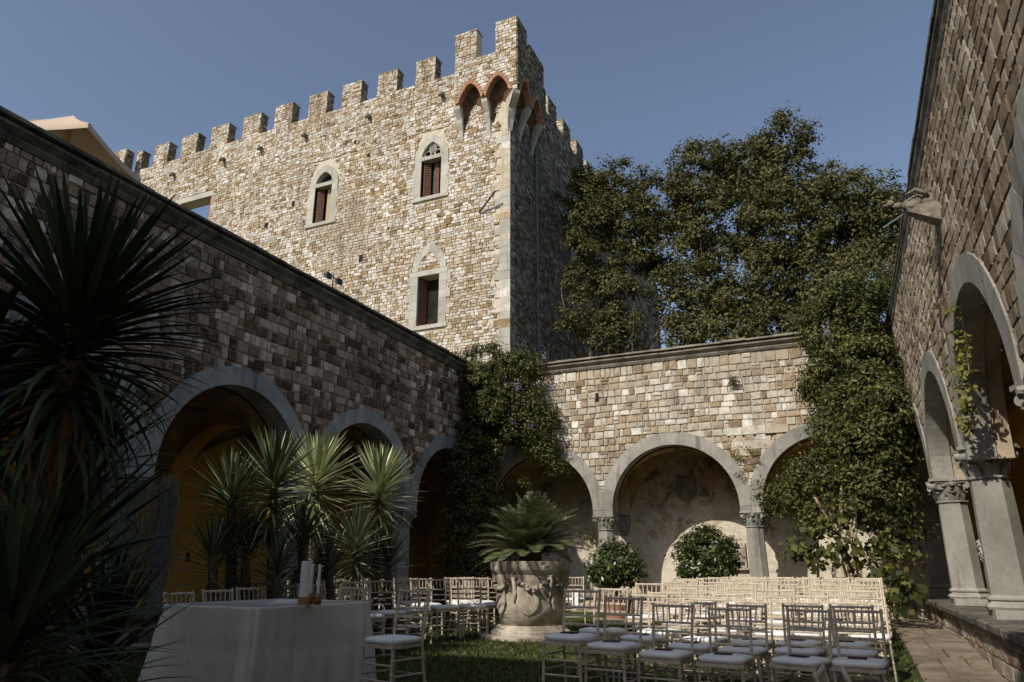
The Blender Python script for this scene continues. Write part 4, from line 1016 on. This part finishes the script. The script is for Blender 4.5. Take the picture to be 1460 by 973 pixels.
# square table from the corner points: axes
ux = (cor[1] - cor[0]).normalized(); ang = math.atan2(ux.y, ux.x)
tab = thing('dining_table', 'small square table hidden under the grey cloth', 'table', (TC.x, TC.y, -.02), ang)
HX, HY = .62, .69
ob('tabletop', MB().box(-HX, HX, -HY, HY, .745, .775).mesh('tabletop', M['wood']), tab)
for sx in (-1, 1):
    for sy in (-1, 1): ob('leg', MB().tube([(sx * .55, sy * .62, 0), (sx * .55, sy * .62, .745)], .025, 8).mesh('leg', M['iron']), tab)
def cloth():
    n = 260; per = 2 * (2 * HX + 2 * HY); rows = []; zt = .782
    def border(s):
        s = s % per; L = [2 * HX, 2 * HY, 2 * HX, 2 * HY]; c = [(-HX, -HY), (HX, -HY), (HX, HY), (-HX, HY)]; d = [(1, 0), (0, 1), (-1, 0), (0, -1)]
        for i in range(4):
            if s <= L[i]: return c[i][0] + d[i][0] * s, c[i][1] + d[i][1] * s, min(s, L[i] - s), i, s
            s -= L[i]
        return c[0][0], c[0][1], 0, 0, 0
    vs = []; nz = 14
    levels = [0, .004, .012, .03] + [.03 + (.74 - .03) * (k / 11) for k in range(1, 12)]
    for li, dz in enumerate(levels):
        for k in range(n):
            s = per * k / n; x, y, e, side, sl = border(s); g = math.atan2(y, x)
            f = dz / .74; corner = math.exp(-(e / .16) ** 2)
            out = .012 * min(1, dz / .012) + f * (.03 + .10 * corner) + f * .016 * math.sin(s * 11 + 1.3) + min(1, f * 3) * corner * .035 * math.sin(s * 36)
            nx, ny = [(0, -1), (1, 0), (0, 1), (-1, 0)][side]
            L = math.hypot(x, y); cxn, cyn = x / L, y / L
            nx, ny = nx * (1 - corner) + cxn * corner, ny * (1 - corner) + cyn * corner
            crease = -.013 if min(abs(sl - .42), abs(sl - .86)) < .012 else 0; crease += -.010 if abs(dz - .36) < .04 else 0; crease += .006 * math.sin(s * 23 + dz * 9) * f
            out += crease * min(1, dz / .05)
            z = zt - dz * (1 - .0 * corner)
            vs.append((x + nx * out, y + ny * out, z))
    m = len(levels)
    fs = [(i * n + k, i * n + (k + 1) % n, (i + 1) * n + (k + 1) % n, (i + 1) * n + k) for i in range(m - 1) for k in range(n)]
    fs.append(tuple(range(n)))
    return MB().add(vs, fs).mesh('tablecloth', M['cloth'], True)
me = cloth()
single('tablecloth', me, 'long grey-beige cloth falling in folds over the square table at lower left', 'tablecloth', (TC.x, TC.y, -.02), ang)
ZT = .765
def candle(px, d, r, h, label, square=False, z=ZT, name='pillar_candle'):
    x, y = az(px, d)
    t = thing(name, label, 'candle', (x, y, z))
    nn = 20
    ob('wax_body', MB().lathe([(r, .0), (r, h * .985), (r * .86, h), (r * .3, h * .985)], nn).mesh('wax_body', M['wax'], False), t)
    ob('wick', MB().tube([(0, 0, h * .98), (.003, 0, h + .02)], .002, 5).mesh('wick', M['iron']), t)
    return t, x, y
t, x, y = candle(436, 6.95, .043, .37, 'thick white pillar candle with a copper band standing on the tablecloth')
ob('copper_band', MB().lathe([(.0488, .0), (.0492, .07), (.048, .071)], 20).mesh('copper_band', M['copper_leaf']), t)
for px, d, lb in ((445, 7.15, 'slim white taper candle in an amber glass, partly behind the pillar candle'), (455.5, 7.0, 'slim white taper candle in an amber glass, right of the pillar candle')):
    h = thing('glass_holder', lb.replace('slim white taper candle in an amber glass', 'small amber glass holding a taper candle'), 'candle holder', (*az(px, d), ZT))
    ob('glass', MB().lathe([(.034, 0), (.042, .035), (.040, .095), (.036, .095), (.037, .035), (.03, .008)], 16).mesh('glass', M['amber'], True), h)
    candle(px, d, .0135, .33, lb, z=ZT + .012, name='taper_candle')

# ------------------------------------------------------------------ stone planter with cycad
PX, PY = -4.92, 11.71
urn = thing('stone_planter', 'big round carved stone planter with a garland and shield on an octagonal slab', 'planter', (PX, PY, 0))
ob('slab_base', MB().lathe([(.92, -.05), (.92, .05), (.90, .06)], 8, ph=R(10)).mesh('slab_base', M['urn']), urn)
m = MB().lathe([(.66, .06), (.66, .11), (.60, .14), (.57, .17), (.54, .20)], 32)
ob('foot', m.mesh('foot', M['urn']), urn)
m = MB().lathe([(.515, .2), (.53, .5), (.565, .8), (.61, .97), (.61, 1.0), (.66, 1.03), (.675, 1.07), (.68, 1.16), (.66, 1.19), (.58, 1.19), (.56, 1.1), (.3, 1.08)], 48)
ob('bowl', m.mesh('bowl', M['urn'], True), urn)
m = MB()
for k in range(6):      # garland of fruit in six swags, and ribbons
    for i in range(15):
        f = i / 14; g = R(-95 + 60 * k + 60 * f); z = .98 - .22 * math.sin(math.pi * f); r = .60 + .02
        for q in range(2):
            vs, fs = blob((r * math.cos(g) + rnd.uniform(-.02, .02), r * math.sin(g) + rnd.uniform(-.02, .02), z + rnd.uniform(-.035, .035)), (.03, .03, .028), k * 50 + i * 2 + q, 5); m.add(vs, fs)
    g = R(-95 + 60 * k)
    m.tube([(.62 * math.cos(g), .62 * math.sin(g), .95), (.565 * math.cos(g + .04), .565 * math.sin(g + .04), .7), (.545 * math.cos(g - .02), .545 * math.sin(g - .02), .55)], [.035, .03, .012], 6)
ob('garland', m.mesh('garland', M['urn'], True), urn)
for k, g in enumerate((-72, -12, 48, 108, 168, 228)):
    sh = shield(0, 0, .36, .46, 0, .03).mesh('shield', M['urn'])
    ob('shield', sh, urn, Matrix.Rotation(R(g + 90), 4, 'Z') @ T(0, -.535, .60))
ob('soil', MB().lathe([(.57, 1.09), (.4, 1.12), (.05, 1.14)], 20).mesh('soil', M['soil']), urn)
cyc = thing('cycad', 'sago palm cycad with stiff arching fronds filling the stone planter', 'cycad', (PX, PY, 1.12))
ob('trunk', MB().lathe([(.16, 0), (.2, .1), (.18, .25), (.1, .32)], 12).mesh('trunk', M['bark']), cyc)
def frond(bend, L, seed):
    q = random.Random(seed); V_, F_ = [], []
    def P(f):     # grows along +z bending towards +x
        a = bend * f; return Vector((L * f * math.sin(a * .75), 0, L * f * math.cos(a * .75)))
    m = MB(); m.tube([P(k / 8) for k in range(9)], [.010 * (1 - k / 10) for k in range(9)], 4)
    n = 44
    for k in range(n):
        f = .12 + .86 * k / n; c = P(f); tn = (P(min(1, f + .02)) - P(f - .02)).normalized()
        ll = (.20 if bend < 9 else 0) * math.sin(math.pi * min(1, (f * .80 + .2))) ** .6 * (1.0 if f < .9 else .7) + .03
        for s in (-1, 1):
            d = (Vector((0, s, 0)) * .88 + tn * .42 + Vector((-tn.z, 0, tn.x)) * .18).normalized(); e = c + d * ll - Vector((0, 0, .02)) * q.random()
            wv = tn * .0125
            mid = c.lerp(e, .5)
            m.add([c - wv * .5, mid - wv, e, mid + wv, c + wv * .5], [(0, 1, 2, 3, 4)])
    return m.mesh('frond', M['cycad'])
FR = [frond(b_, L_, i) for i, (b_, L_) in enumerate(((.25, 1.0), (.5, 1.1), (.6, 1.12), (.75, 1.1), (.4, 1.02)))]
for k in range(84):
    f = (k + .5) / 84; g = k * 2.39996; tilt = 6 + 76 * f ** .8 + rnd.uniform(-7, 7)
    me = FR[0 if f < .25 else (4 if f < .4 else (1 if f < .6 else rnd.choice((2, 3))))]
    ob('frond', me, cyc, T(0, 0, .24 - .12 * f) @ Matrix.Rotation(g, 4, 'Z') @ Matrix.Rotation(R(tilt - 16), 4, 'Y') @ Matrix.Scale(rnd.uniform(.88, 1.06), 4) @ Matrix.Rotation(0, 4, 'Z'))

# ------------------------------------------------------------------ foliage clouds
def leaf_mesh(name, P, size, mat, up=0.4, outward=None, aspect=.55, seed=1):
    rs = np.random.RandomState(seed); n = len(P)
    nor = rs.normal(0, .62, (n, 3)); nor[:, 2] = np.abs(nor[:, 2]) * 1.0 + up
    if outward is not None: nor += outward * .9
    nor /= np.linalg.norm(nor, axis=1)[:, None]
    t = np.cross(nor, rs.normal(0, 1, (n, 3))); t /= np.linalg.norm(t, axis=1)[:, None] + 1e-9
    b = np.cross(nor, t)
    s = size * rs.uniform(.6, 1.25, n)[:, None]; wv = s * aspect * .5
    V_ = np.stack([P - t * s * .5, P + b * wv + nor * s * .08, P + t * s * .5 - nor * s * .10, P - b * wv + nor * s * .08], 1).reshape(-1, 3)
    return np_mesh(name, V_, np.arange(n * 4).reshape(-1, 4), mat)
def cloud(blobs, clumps_per, clump_r, leaves, seed, hollow=.45):
    """points gathered in clumps spread through the outer part of a set of ellipsoids"""
    rs = np.random.RandomState(seed); pts = []; outs = []
    for (c, r, wt) in blobs:
        c = np.array(c); r = np.array(r); n = max(2, int(clumps_per * wt))
        d = rs.normal(0, 1, (n, 3)); d /= np.linalg.norm(d, axis=1)[:, None]
        rad = rs.uniform(hollow ** 3, 1, n) ** (1 / 3.0)
        cc = c + d * r * rad[:, None]
        for k in range(n):
            q = max(4, int(leaves * rs.uniform(.5, 1.4))); e = rs.normal(0, .5, (q, 3)) * clump_r * rs.uniform(.6, 1.3)
            e[:, 2] *= .7
            pts.append(cc[k] + e); el = e / (np.linalg.norm(e, axis=1)[:, None] + 1e-6); outs.append(el * 1.1 + d[k][None] * .7)
    return np.concatenate(pts), np.concatenate(outs)
def limb(m, p, d, L, r, depth, q, spread=.55):
    pts = [p]; rad = [r]; cur = p.copy(); dd = d.copy()
    for k in range(4):
        dd = (dd + Vector((q.uniform(-.2, .2), q.uniform(-.2, .2), q.uniform(-.08, .16)))).normalized(); cur = cur + dd * L / 4; pts.append(cur.copy()); rad.append(r * (1 - .11 * (k + 1)))
    m.tube(pts, rad, 6 if depth > 1 else 4)
    if depth > 0:
        for k in range(3 if depth > 1 else 2):
            nd = (dd + Vector((q.uniform(-1, 1), q.uniform(-1, 1), q.uniform(-.3, .7))) * spread).normalized()
            limb(m, pts[-1 - (k == 2)], nd, L * q.uniform(.62, .85), rad[-1] * .75, depth - 1, q, spread)
def tree(name, label, base, height_limb, blobs, n, cr, lv, ls, seed, r0=.42, depth=2):
    t = thing(name, label, 'tree', base, 0, 'oaks behind the back arcade'); q = random.Random(seed)
    m = MB(); b = Vector((0, 0, 0)); m.tube([b, Vector((.2, .1, height_limb * .5)), Vector((.1, 0, height_limb))], [r0 * 1.3, r0, r0 * .85], 10)
    for k in range(5):
        g = 2 * math.pi * k / 5 + q.random(); limb(m, Vector((.1, 0, height_limb * q.uniform(.75, 1))), Vector((math.cos(g) * .75, math.sin(g) * .75, 1)).normalized(), height_limb * .27, r0 * .5, depth, q)
    ob('trunk', m.mesh('trunk', M['bark']), t)
    bl = [((c[0] - base[0], c[1] - base[1], c[2] - base[2]), r, w_) for c, r, w_ in blobs]
    P, O = cloud(bl, n, cr, lv, seed); ob('crown', leaf_mesh('crown', P, ls, M['oak'], .3, O, .7, seed), t)
    return t
# (centre, radii, weight) in world metres
tree('oak_tree', 'broad dark oak rising highest behind the middle of the back arcade', (-2.5, 35, 0), 11,
     [((-6.6, 34, 19.2), (2.0, 2.2, 1.8), .8), ((-4.6, 34.5, 20.6), (2.2, 2.4, 1.9), 1.0), ((-2.4, 35, 20.8), (2.0, 2.2, 1.7), .9), ((-.4, 34, 21.6), (1.4, 1.5, 1.5), .5), ((-.3, 34.5, 19.6), (2.3, 2.3, 1.8), .9),
      ((-6.2, 34, 16.6), (2.0, 2.2, 1.7), .8), ((-3.4, 33.5, 17.6), (2.8, 2.6, 2.0), 1.3), ((-.6, 33.2, 16.6), (2.8, 2.6, 2.0), 1.3), ((-5.4, 33.2, 13.6), (2.2, 2.2, 1.7), .9), ((-2.8, 32.8, 13.8), (2.8, 2.4, 2.0), 1.3), ((-.2, 32.8, 13.2), (2.8, 2.4, 2.0), 1.2), ((-4.2, 32.6, 11.3), (2.6, 2.2, 1.4), 1.0), ((-1.2, 32.6, 11.0), (2.8, 2.2, 1.4), 1.0)],
     95, .5, 80, .17, 21)
tree('oak_tree', 'lower oak filling the gap beside the right arcade behind the back wall', (3.2, 33.5, 0), 9,
     [((2.2, 33, 17.1), (2.0, 2.2, 1.4), .9), ((4.0, 33, 15.4), (2.2, 2.2, 1.8), .8), ((2.0, 32.5, 15.6), (2.4, 2.2, 1.7), 1), ((2.4, 32, 12.8), (2.6, 2.2, 2.0), 1.1), ((1.6, 32, 10.6), (2.6, 2.2, 1.4), .8), ((4.6, 32.5, 13), (2, 2, 2), .5)],
     90, .5, 75, .17, 33)
tree('oak_tree', 'olive green oak with drooping lit branches in front of the shaded castle side', (-9.5, 33.5, 0), 10,
     [((-10.5, 33.5, 20.6), (1.7, 1.8, 1.5), .8), ((-9.0, 33.5, 20.6), (1.8, 1.8, 1.6), .8), ((-10.1, 33.0, 18.4), (1.8, 1.8, 1.5), .7), ((-8.4, 33.2, 18.2), (1.7, 1.8, 1.5), .7), ((-9.6, 33, 16.4), (1.4, 1.6, 1.0), .35), ((-10.4, 31.5, 14.8), (1.0, 1.0, 1.2), .28), ((-10.4, 31.0, 12.7), (1.1, 1.0, .9), .3), ((-8.8, 31.5, 11.6), (1.2, 1.0, 1.0), .4), ((-10.2, 31.2, 16.6), (.8, .8, .7), .2), ((-7.6, 33.5, 16.4), (1.0, 1.2, .8), .3), ((-9.0, 32.4, 14.4), (1.2, 1.1, 1.0), .5), ((-8.6, 32.0, 12.6), (1.0, 1.0, .9), .4)],
     95, .42, 75, .16, 44)
def vine(name, label, blobs, n, cr, lv, ls, seed, mat, loc, cat='vine', stems=None, flowers=None, aspect=.5):
    t = thing(name, label, cat, loc)
    bl = [((c[0] - loc[0], c[1] - loc[1], c[2] - loc[2]), r, w_) for c, r, w_ in blobs]
    P, O = cloud(bl, n, cr, lv, seed, .6)
    ob('foliage', leaf_mesh('foliage', P, ls, mat, .1, O, aspect, seed), t)
    if stems:
        m = MB()
        for pts, r in stems: m.tube([Vector(p) - Vector(loc) for p in pts], [r * (1 - .06 * k) for k in range(len(pts))], 6)
        ob('stem', m.mesh('stem', M['bark_pale']), t)
    for k, fpos in enumerate(flowers or []):
        rs = np.random.RandomState(seed + k); P = np.array(fpos) - np.array(loc) + rs.normal(0, 1, (40, 3)) * (.05, .05, .12)
        ob('flower', leaf_mesh('flower', P, .05, M['flower'], 0, None, .8, seed + k), t)
    return t
vine('wisteria', 'dense wisteria with lilac blooms tumbling down the corner of left and back walls',
     [((-9.3, 18.6, 7.0), (1.1, .6, .55), 1.0), ((-8.3, 18.8, 6.8), (.9, .55, .5), .8), ((-9.2, 18.3, 6.0), (.9, .7, .9), 1.2), ((-8.2, 18.7, 5.8), (.9, .5, .8), .9), ((-8.9, 18.1, 4.9), (.9, .7, .9), 1.1), ((-7.9, 18.7, 4.9), (.75, .45, .6), .6),
      ((-9.2, 17.8, 3.9), (.8, .8, .9), 1.0), ((-9.1, 17.6, 2.8), (.9, .9, .9), 1.0), ((-8.9, 17.4, 1.6), (1.0, .9, .9), 1.0), ((-7.5, 18.8, 4.3), (.45, .3, .35), .25), ((-7.15, 18.85, 3.9), (.3, .25, .3), .14), ((-8.1, 18.6, 2.9), (.35, .3, .5), .2), ((-8.6, 17.0, .7), (1.1, .9, .6), .8), ((-7.3, 18.85, 5.1), (.3, .25, .5), .15)],
     110, .23, 50, .09, 5, M['vine'], (-9.0, 18.2, 0), 'wisteria', [([(-9.2, 18.4, 0), (-9.3, 18.6, 2), (-9.0, 18.7, 4), (-8.8, 18.8, 6.3)], .07), ([(-8.9, 18.3, 0), (-9.1, 18.5, 2.4), (-8.5, 18.8, 5)], .05)],
     [(-8.35, 18.15, 6.15), (-8.0, 18.15, 6.0), (-8.1, 18.1, 5.0), (-7.3, 18.5, 6.95), (-9.0, 17.9, 6.5), (-7.7, 18.4, 4.95)])
vine('climbing_shrub', 'huge leafy climber covering the corner where back wall meets right arcade',
     [((.9, 18.0, 7.4), (.9, .6, .5), .7), ((.6, 18.2, 6.5), (1.0, .6, .7), 1.0), ((.9, 17.8, 5.6), (.9, .8, .7), 1.0), ((.2, 18.3, 5.3), (.8, .6, .6), .7), ((.9, 17.6, 4.6), (.9, .9, .8), 1.1), ((.35, 18.0, 4.2), (.75, .7, .7), .8), ((.8, 17.3, 3.6), (1.0, .9, .8), 1.1), ((-.2, 17.8, 3.2), (.85, .7, .55), .8),
      ((-1.0, 17.6, 2.6), (.7, .6, .45), .4), ((.6, 17.2, 2.6), (1.0, .8, .7), .7), ((-.2, 17.3, 2.1), (.8, .6, .35), .3), ((1.0, 17.4, 1.8), (.5, .7, .6), .3), ((.1, 18.5, 7.0), (.5, .4, .4), .3), ((1.2, 17.0, 4.2), (.5, .9, .9), .6)],
     125, .24, 52, .098, 6, M['vine'], (.4, 17.4, 0), 'climber', [([(-.2, 16.9, 0), (-.3, 17.0, 1.0), (.0, 17.2, 2.2), (.2, 17.6, 3.6)], .05), ([(-.1, 16.8, 0), (.1, 16.9, .9), (-.2, 17.0, 1.9), (-.5, 17.2, 2.6)], .04), ([(.05, 16.9, 0), (-.1, 16.8, 1.2), (.3, 17.0, 2.4)], .035),
      ([(.1, 16.7, .1), (.45, 16.5, .9), (.2, 16.7, 1.8)], .03), ([(-.3, 16.8, 0), (-.6, 16.8, .9), (-.5, 16.9, 1.9)], .03), ([(.3, 16.6, 0), (.9, 16.2, .6)], .05), ([(-.05, 16.7, 0), (.0, 16.7, 1.5), (-.25, 16.9, 2.3)], .025), ([(.2, 16.8, 0), (.12, 16.7, 1.6), (.35, 16.8, 2.4)], .028)],
     [(.2, 17.3, 6.3), (-.2, 17.3, 3.0), (.9, 16.9, 3.0)])
vine('broad_leaf_plant', 'broad pale leaved plant at the foot of the right climber beside the chairs', [((.5, 16.2, 1.3), (.6, .4, .5), .6), ((-.2, 16.2, 1.7), (.6, .4, .5), .6), ((.8, 15.9, .7), (.4, .4, .4), .4), ((-.8, 16.6, 1.5), (.4, .3, .5), .4)], 30, .25, 12, .17, 9, M['vine'], (.3, 16.2, 0), 'plant', None, None, .8)
vine('hanging_creeper', 'yellow green creeper hanging in the nearest arch at the right', [((1.68, 10.3, 3.75), (.06, .3, .35), .5), ((1.65, 10.55, 3.3), (.08, .3, .35), .6), ((1.65, 10.8, 2.95), (.08, .22, .25), .4), ((1.6, 10.0, 4.15), (.05, .2, .12), .12)], 34, .09, 6, .085, 10, M['creeper'], (1.68, 10.5, 2.6), 'creeper', [([(1.7, 10.0, 4.25), (1.72, 10.35, 3.6), (1.7, 10.8, 2.75)], .01)], None, .8)
vine('wall_creeper', 'small straggling creeper between second and third arch of the back wall', [((-2.1, 19.1, 3.9), (.35, .08, .2), .5), ((-2.2, 19.12, 3.4), (.12, .06, .4), .3), ((-1.75, 19.12, 3.4), (.1, .05, .5), .3)], 45, .1, 10, .06, 12, M['creeper'], (-2.0, 19.1, 2.5), 'creeper')
vine('wall_tuft', 'small weed tuft growing from a joint high on the back wall', [((-2.19, 19.1, 5.8), (.16, .08, .14), 1)], 20, .08, 10, .06, 13, M['vine'], (-2.19, 19.1, 5.7), 'weed')
# clipped citrus bushes in terracotta pots
def bush(x, y, z, r, label, seed):
    t = thing('potted_bush', label, 'bush', (x, y, 0), 0, 'round bushes before the back arcade')
    P, O = cloud([((0, 0, z), (r, r * .9, r * .82), 1), ((.15 * r, -.2, z + .25 * r), (r * .7, r * .6, r * .7), .4), ((-.3 * r, 0, z - .2 * r), (r * .7, r * .7, r * .6), .4)], 150, .15, 26, seed, .55)
    ob('crown', leaf_mesh('crown', P, .10, M['citrus'], .2, O, .42, seed), t)
    m = MB().tube([(0, 0, .3), (.03, 0, z * .6), (0, .02, z)], [.05, .04, .03], 7)
    for k in range(7): m.tube([(0, .0, z * .7), (r * .6 * math.cos(k), r * .6 * math.sin(k), z + .2 * math.sin(k * 3))], [.02, .01], 4)
    ob('trunk', m.mesh('trunk', M['bark']), t)
    ob('pot', MB().lathe([(.24, 0), (.33, .42), (.36, .43), (.36, .5), (.31, .5), (.3, .44)], 20).mesh('pot', M['terracotta']), t)
bush(-4.75, 16.2, 1.12, .62, 'round dark citrus bush just right of the stone planter', 51)
bush(-2.85, 16.8, 1.34, .72, 'larger round citrus bush before the middle arch of the back wall', 52)

# ------------------------------------------------------------------ yuccas
def yleaf(L, wd, droop, mat):
    m = MB(); n = 6; vs = []
    for k in range(n + 1):
        f = k / n; ww = wd * (min(1, .45 + f * 3) * (1 - f ** 2.6)) + .0008
        a = droop * f * f; x = L * f * math.sin(a); z = L * f * math.cos(a)
        vs += [(x + ww * .35, -ww, z), (x, 0, z), (x + ww * .35, ww, z)]
    fs = [(i * 3 + j, i * 3 + j + 1, i * 3 + j + 4, i * 3 + j + 3) for i in range(n) for j in range(2)]
    return m.add(vs, fs).mesh('leaf', mat, True)
YL = [yleaf(1, .042, a, M['yucca']) for a in (.03, .12, .28)]; YD = [yleaf(1, .036, a, M['yucca_deep_shade']) for a in (.03, .16, .4)]
YM = [yleaf(1, .040, a, M['yucca_shaded']) for a in (.03, .12, .28)]
YDR = yleaf(1, .03, .9, M['tan_leaf'])
def yucca(x, y, z, L, n, label, dark=False, lean=(0, 0), seed=1, tmax=124, core=.66):
    t = thing('yucca', label, 'yucca', (x, y, gz(x, y)), 0, 'yuccas along the left side'); n = min(290, int(n * 1.9)) if not dark else min(290, int(n * 1.35)); q = random.Random(seed); z = z - gz(x, y)
    ml = YD if dark else (YL if seed in (1, 2, 5) else YM); tx, ty = lean  # picks the sunlit
    m = MB().tube([(tx, ty, 0), (tx * .7 + .02, ty * .7, z * .5), (0, 0, z + .05)], [.09, .065, .045], 8); ob('trunk', m.mesh('trunk', M['bark']), t)
    for k in range(n):
        f = (k + .5) / n; g = k * 2.39996 + q.uniform(-.15, .15); tilt = 4 + (tmax - 4) * f ** .85 + q.uniform(-6, 6)
        l = L * (.78 + .3 * math.sin(math.pi * min(1, f * 1.1 + .1))) * q.uniform(.88, 1.08)
        me = ml[0] if tilt < 60 else (ml[1] if tilt < 95 else ml[2])
        ob('leaf', me, t, T(0, 0, z + .12 - core * f * f) @ Matrix.Rotation(g, 4, 'Z') @ Matrix.Rotation(R(tilt), 4, 'Y') @ Matrix.Diagonal((1, .9, 1, 1)) @ Matrix.Scale(l, 4))
    for k in range(max(4, n // 10)):
        ob('dry_leaf', YDR, t, T(0, 0, z - .25) @ Matrix.Rotation(k * 1.9, 4, 'Z') @ Matrix.Rotation(R(q.uniform(125, 160)), 4, 'Y') @ Matrix.Scale(L * .7, 4))
for (px, d, z, L, n, lb, sd_) in ((440, 10.6, 2.25, .72, 90, 'sunlit yucca head standing tallest in the middle of the yucca clump', 1), (535, 11.4, 2.2, .74, 90, 'sunlit yucca head beside the slender grey column', 2), (378, 9.4, 2.05, .68, 84, 'dark yucca head in front of the brightest one behind the table', 3),
                                  (318, 9.6, 1.85, .62, 70, 'shaded yucca head at the left end of the clump behind the table', 4), (505, 11.0, 1.35, .6, 64, 'low yucca head between the two sunlit yuccas', 5), (552, 11.3, 1.1, .55, 56, 'lowest yucca near the foot of the grey column', 6), (425, 9.9, 1.35, .6, 60, 'low shaded yucca head under the brightest yucca', 7), (345, 9.5, 1.25, .55, 50, 'low drooping yucca head at the left of the clump', 8), (468, 10.2, 1.0, .55, 40, 'low dark yucca filling the gap behind the candles', 9), (395, 9.2, .95, .55, 40, 'lowest dark yucca directly behind the left half of the table', 10), (300, 9.3, 1.15, .5, 36, 'small dark yucca at the outer left foot of the clump', 21)):
    x, y = az(px, d); yucca(x, y, z, L, n, lb, False, (rnd.uniform(-.1, .1), .1), sd_)
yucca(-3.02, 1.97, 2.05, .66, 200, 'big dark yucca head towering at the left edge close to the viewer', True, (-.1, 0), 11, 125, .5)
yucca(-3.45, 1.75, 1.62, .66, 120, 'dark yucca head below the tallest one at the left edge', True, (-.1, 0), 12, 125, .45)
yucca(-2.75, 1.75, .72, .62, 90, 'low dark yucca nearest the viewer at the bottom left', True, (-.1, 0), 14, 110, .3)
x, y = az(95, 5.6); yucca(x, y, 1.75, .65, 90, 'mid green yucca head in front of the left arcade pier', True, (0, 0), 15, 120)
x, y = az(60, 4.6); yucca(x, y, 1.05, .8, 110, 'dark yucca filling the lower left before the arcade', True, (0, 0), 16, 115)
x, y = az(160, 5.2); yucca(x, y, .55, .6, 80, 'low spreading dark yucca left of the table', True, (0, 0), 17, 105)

# dry tangle hanging from the left capital
m = MB(); q = random.Random(5)
for k in range(170):
    x0, y0, z0 = -9.35 + q.uniform(-.15, .12), 7.66 + q.uniform(-.5, .5), 2.4 + q.uniform(-.25, .1); pts = [Vector((x0, y0, z0))]; dirv = Vector((q.uniform(-.3, .5), q.uniform(-.6, .6), 0))
    for i in range(6):
        pts.append(pts[-1] + dirv * .09 + Vector((q.uniform(-.05, .05), q.uniform(-.05, .05), -q.uniform(.12, .34)))); dirv *= .6
    m.tube(pts, .004, 3, False)
single('dry_creeper', m.mesh('dry_creeper', M['dry']), 'tangle of dry creeper strands hanging from the capital of the left pier', 'creeper')
# parasol on the terrace and floodlights
par = thing('parasol', 'large beige canvas parasol on the roof terrace above the left arcade', 'parasol', (-13.83, 8.04, 6.7))
A = Vector((0, 0, 3.55)); hs = 1.5; zz = 2.66
c4 = [Vector((math.cos(R(70 + 90 * k)) * hs, math.sin(R(70 + 90 * k)) * hs, zz)) for k in range(4)]
for k in range(4):
    a, b = c4[k], c4[(k + 1) % 4]; n = 8; vs = []; md = (a + b) / 2
    for j in range(n + 1):
        f = j / n
        for i in range(n + 1):
            s = i / n; e = a.lerp(b, s); p = A.lerp(e, f); sag = .07 * math.sin(math.pi * s) * f + .10 * math.sin(math.pi * f) * .6; p = p - Vector((0, 0, sag)); vs.append(p)
    vs += [Vector(v) - Vector((0, 0, .12)) for v in vs[-(n + 1):]]
    fs = [(j * (n + 1) + i, j * (n + 1) + i + 1, (j + 1) * (n + 1) + i + 1, (j + 1) * (n + 1) + i) for j in range(n + 1) for i in range(n)]
    ob('canopy_panel', MB().add(vs, fs).mesh('canopy_panel', M['canvas'], True), par)
    ob('rib', MB().tube([A - Vector((0, 0, .08)), a - Vector((0, 0, .05))], .02, 5).mesh('rib', M['board']), par)
ob('pole', MB().tube([(0, 0, 0), (0, 0, 3.3)], .035, 8).mesh('pole', M['board']), par)
ob('base', MB().box(-.4, .4, -.4, .4, 0.01, .12).mesh('base', M['iron']), par)
fl = thing('floodlights', 'pair of small black floodlights on a thin pole above the left cornice', 'floodlight', (-10.2, 12.45, 6.7))
ob('pole', MB().tube([(0, 0, 0), (0, 0, 1.0)], .015, 6).tube([(0, -.16, .9), (0, .16, .9)], .012, 6).mesh('pole', M['iron']), fl)
for s in (-1, 1):
    m = MB().add([(.05, s * .2 - .09, .78), (.05, s * .2 + .09, .78), (.05, s * .2 + .09, .93), (.05, s * .2 - .09, .93), (-.07, s * .2 - .06, .83), (-.07, s * .2 + .06, .83), (-.07, s * .2 + .06, .92), (-.07, s * .2 - .06, .92)], [(0, 1, 2, 3), (0, 4, 5, 1), (1, 5, 6, 2), (2, 6, 7, 3), (3, 7, 4, 0), (4, 7, 6, 5)])
    ob('lamp_head', m.mesh('lamp_head', M['iron']), fl)
print('objects', len(bpy.data.objects), 'faces', sum(len(o.data.polygons) for o in bpy.data.objects if o.type == 'MESH'))
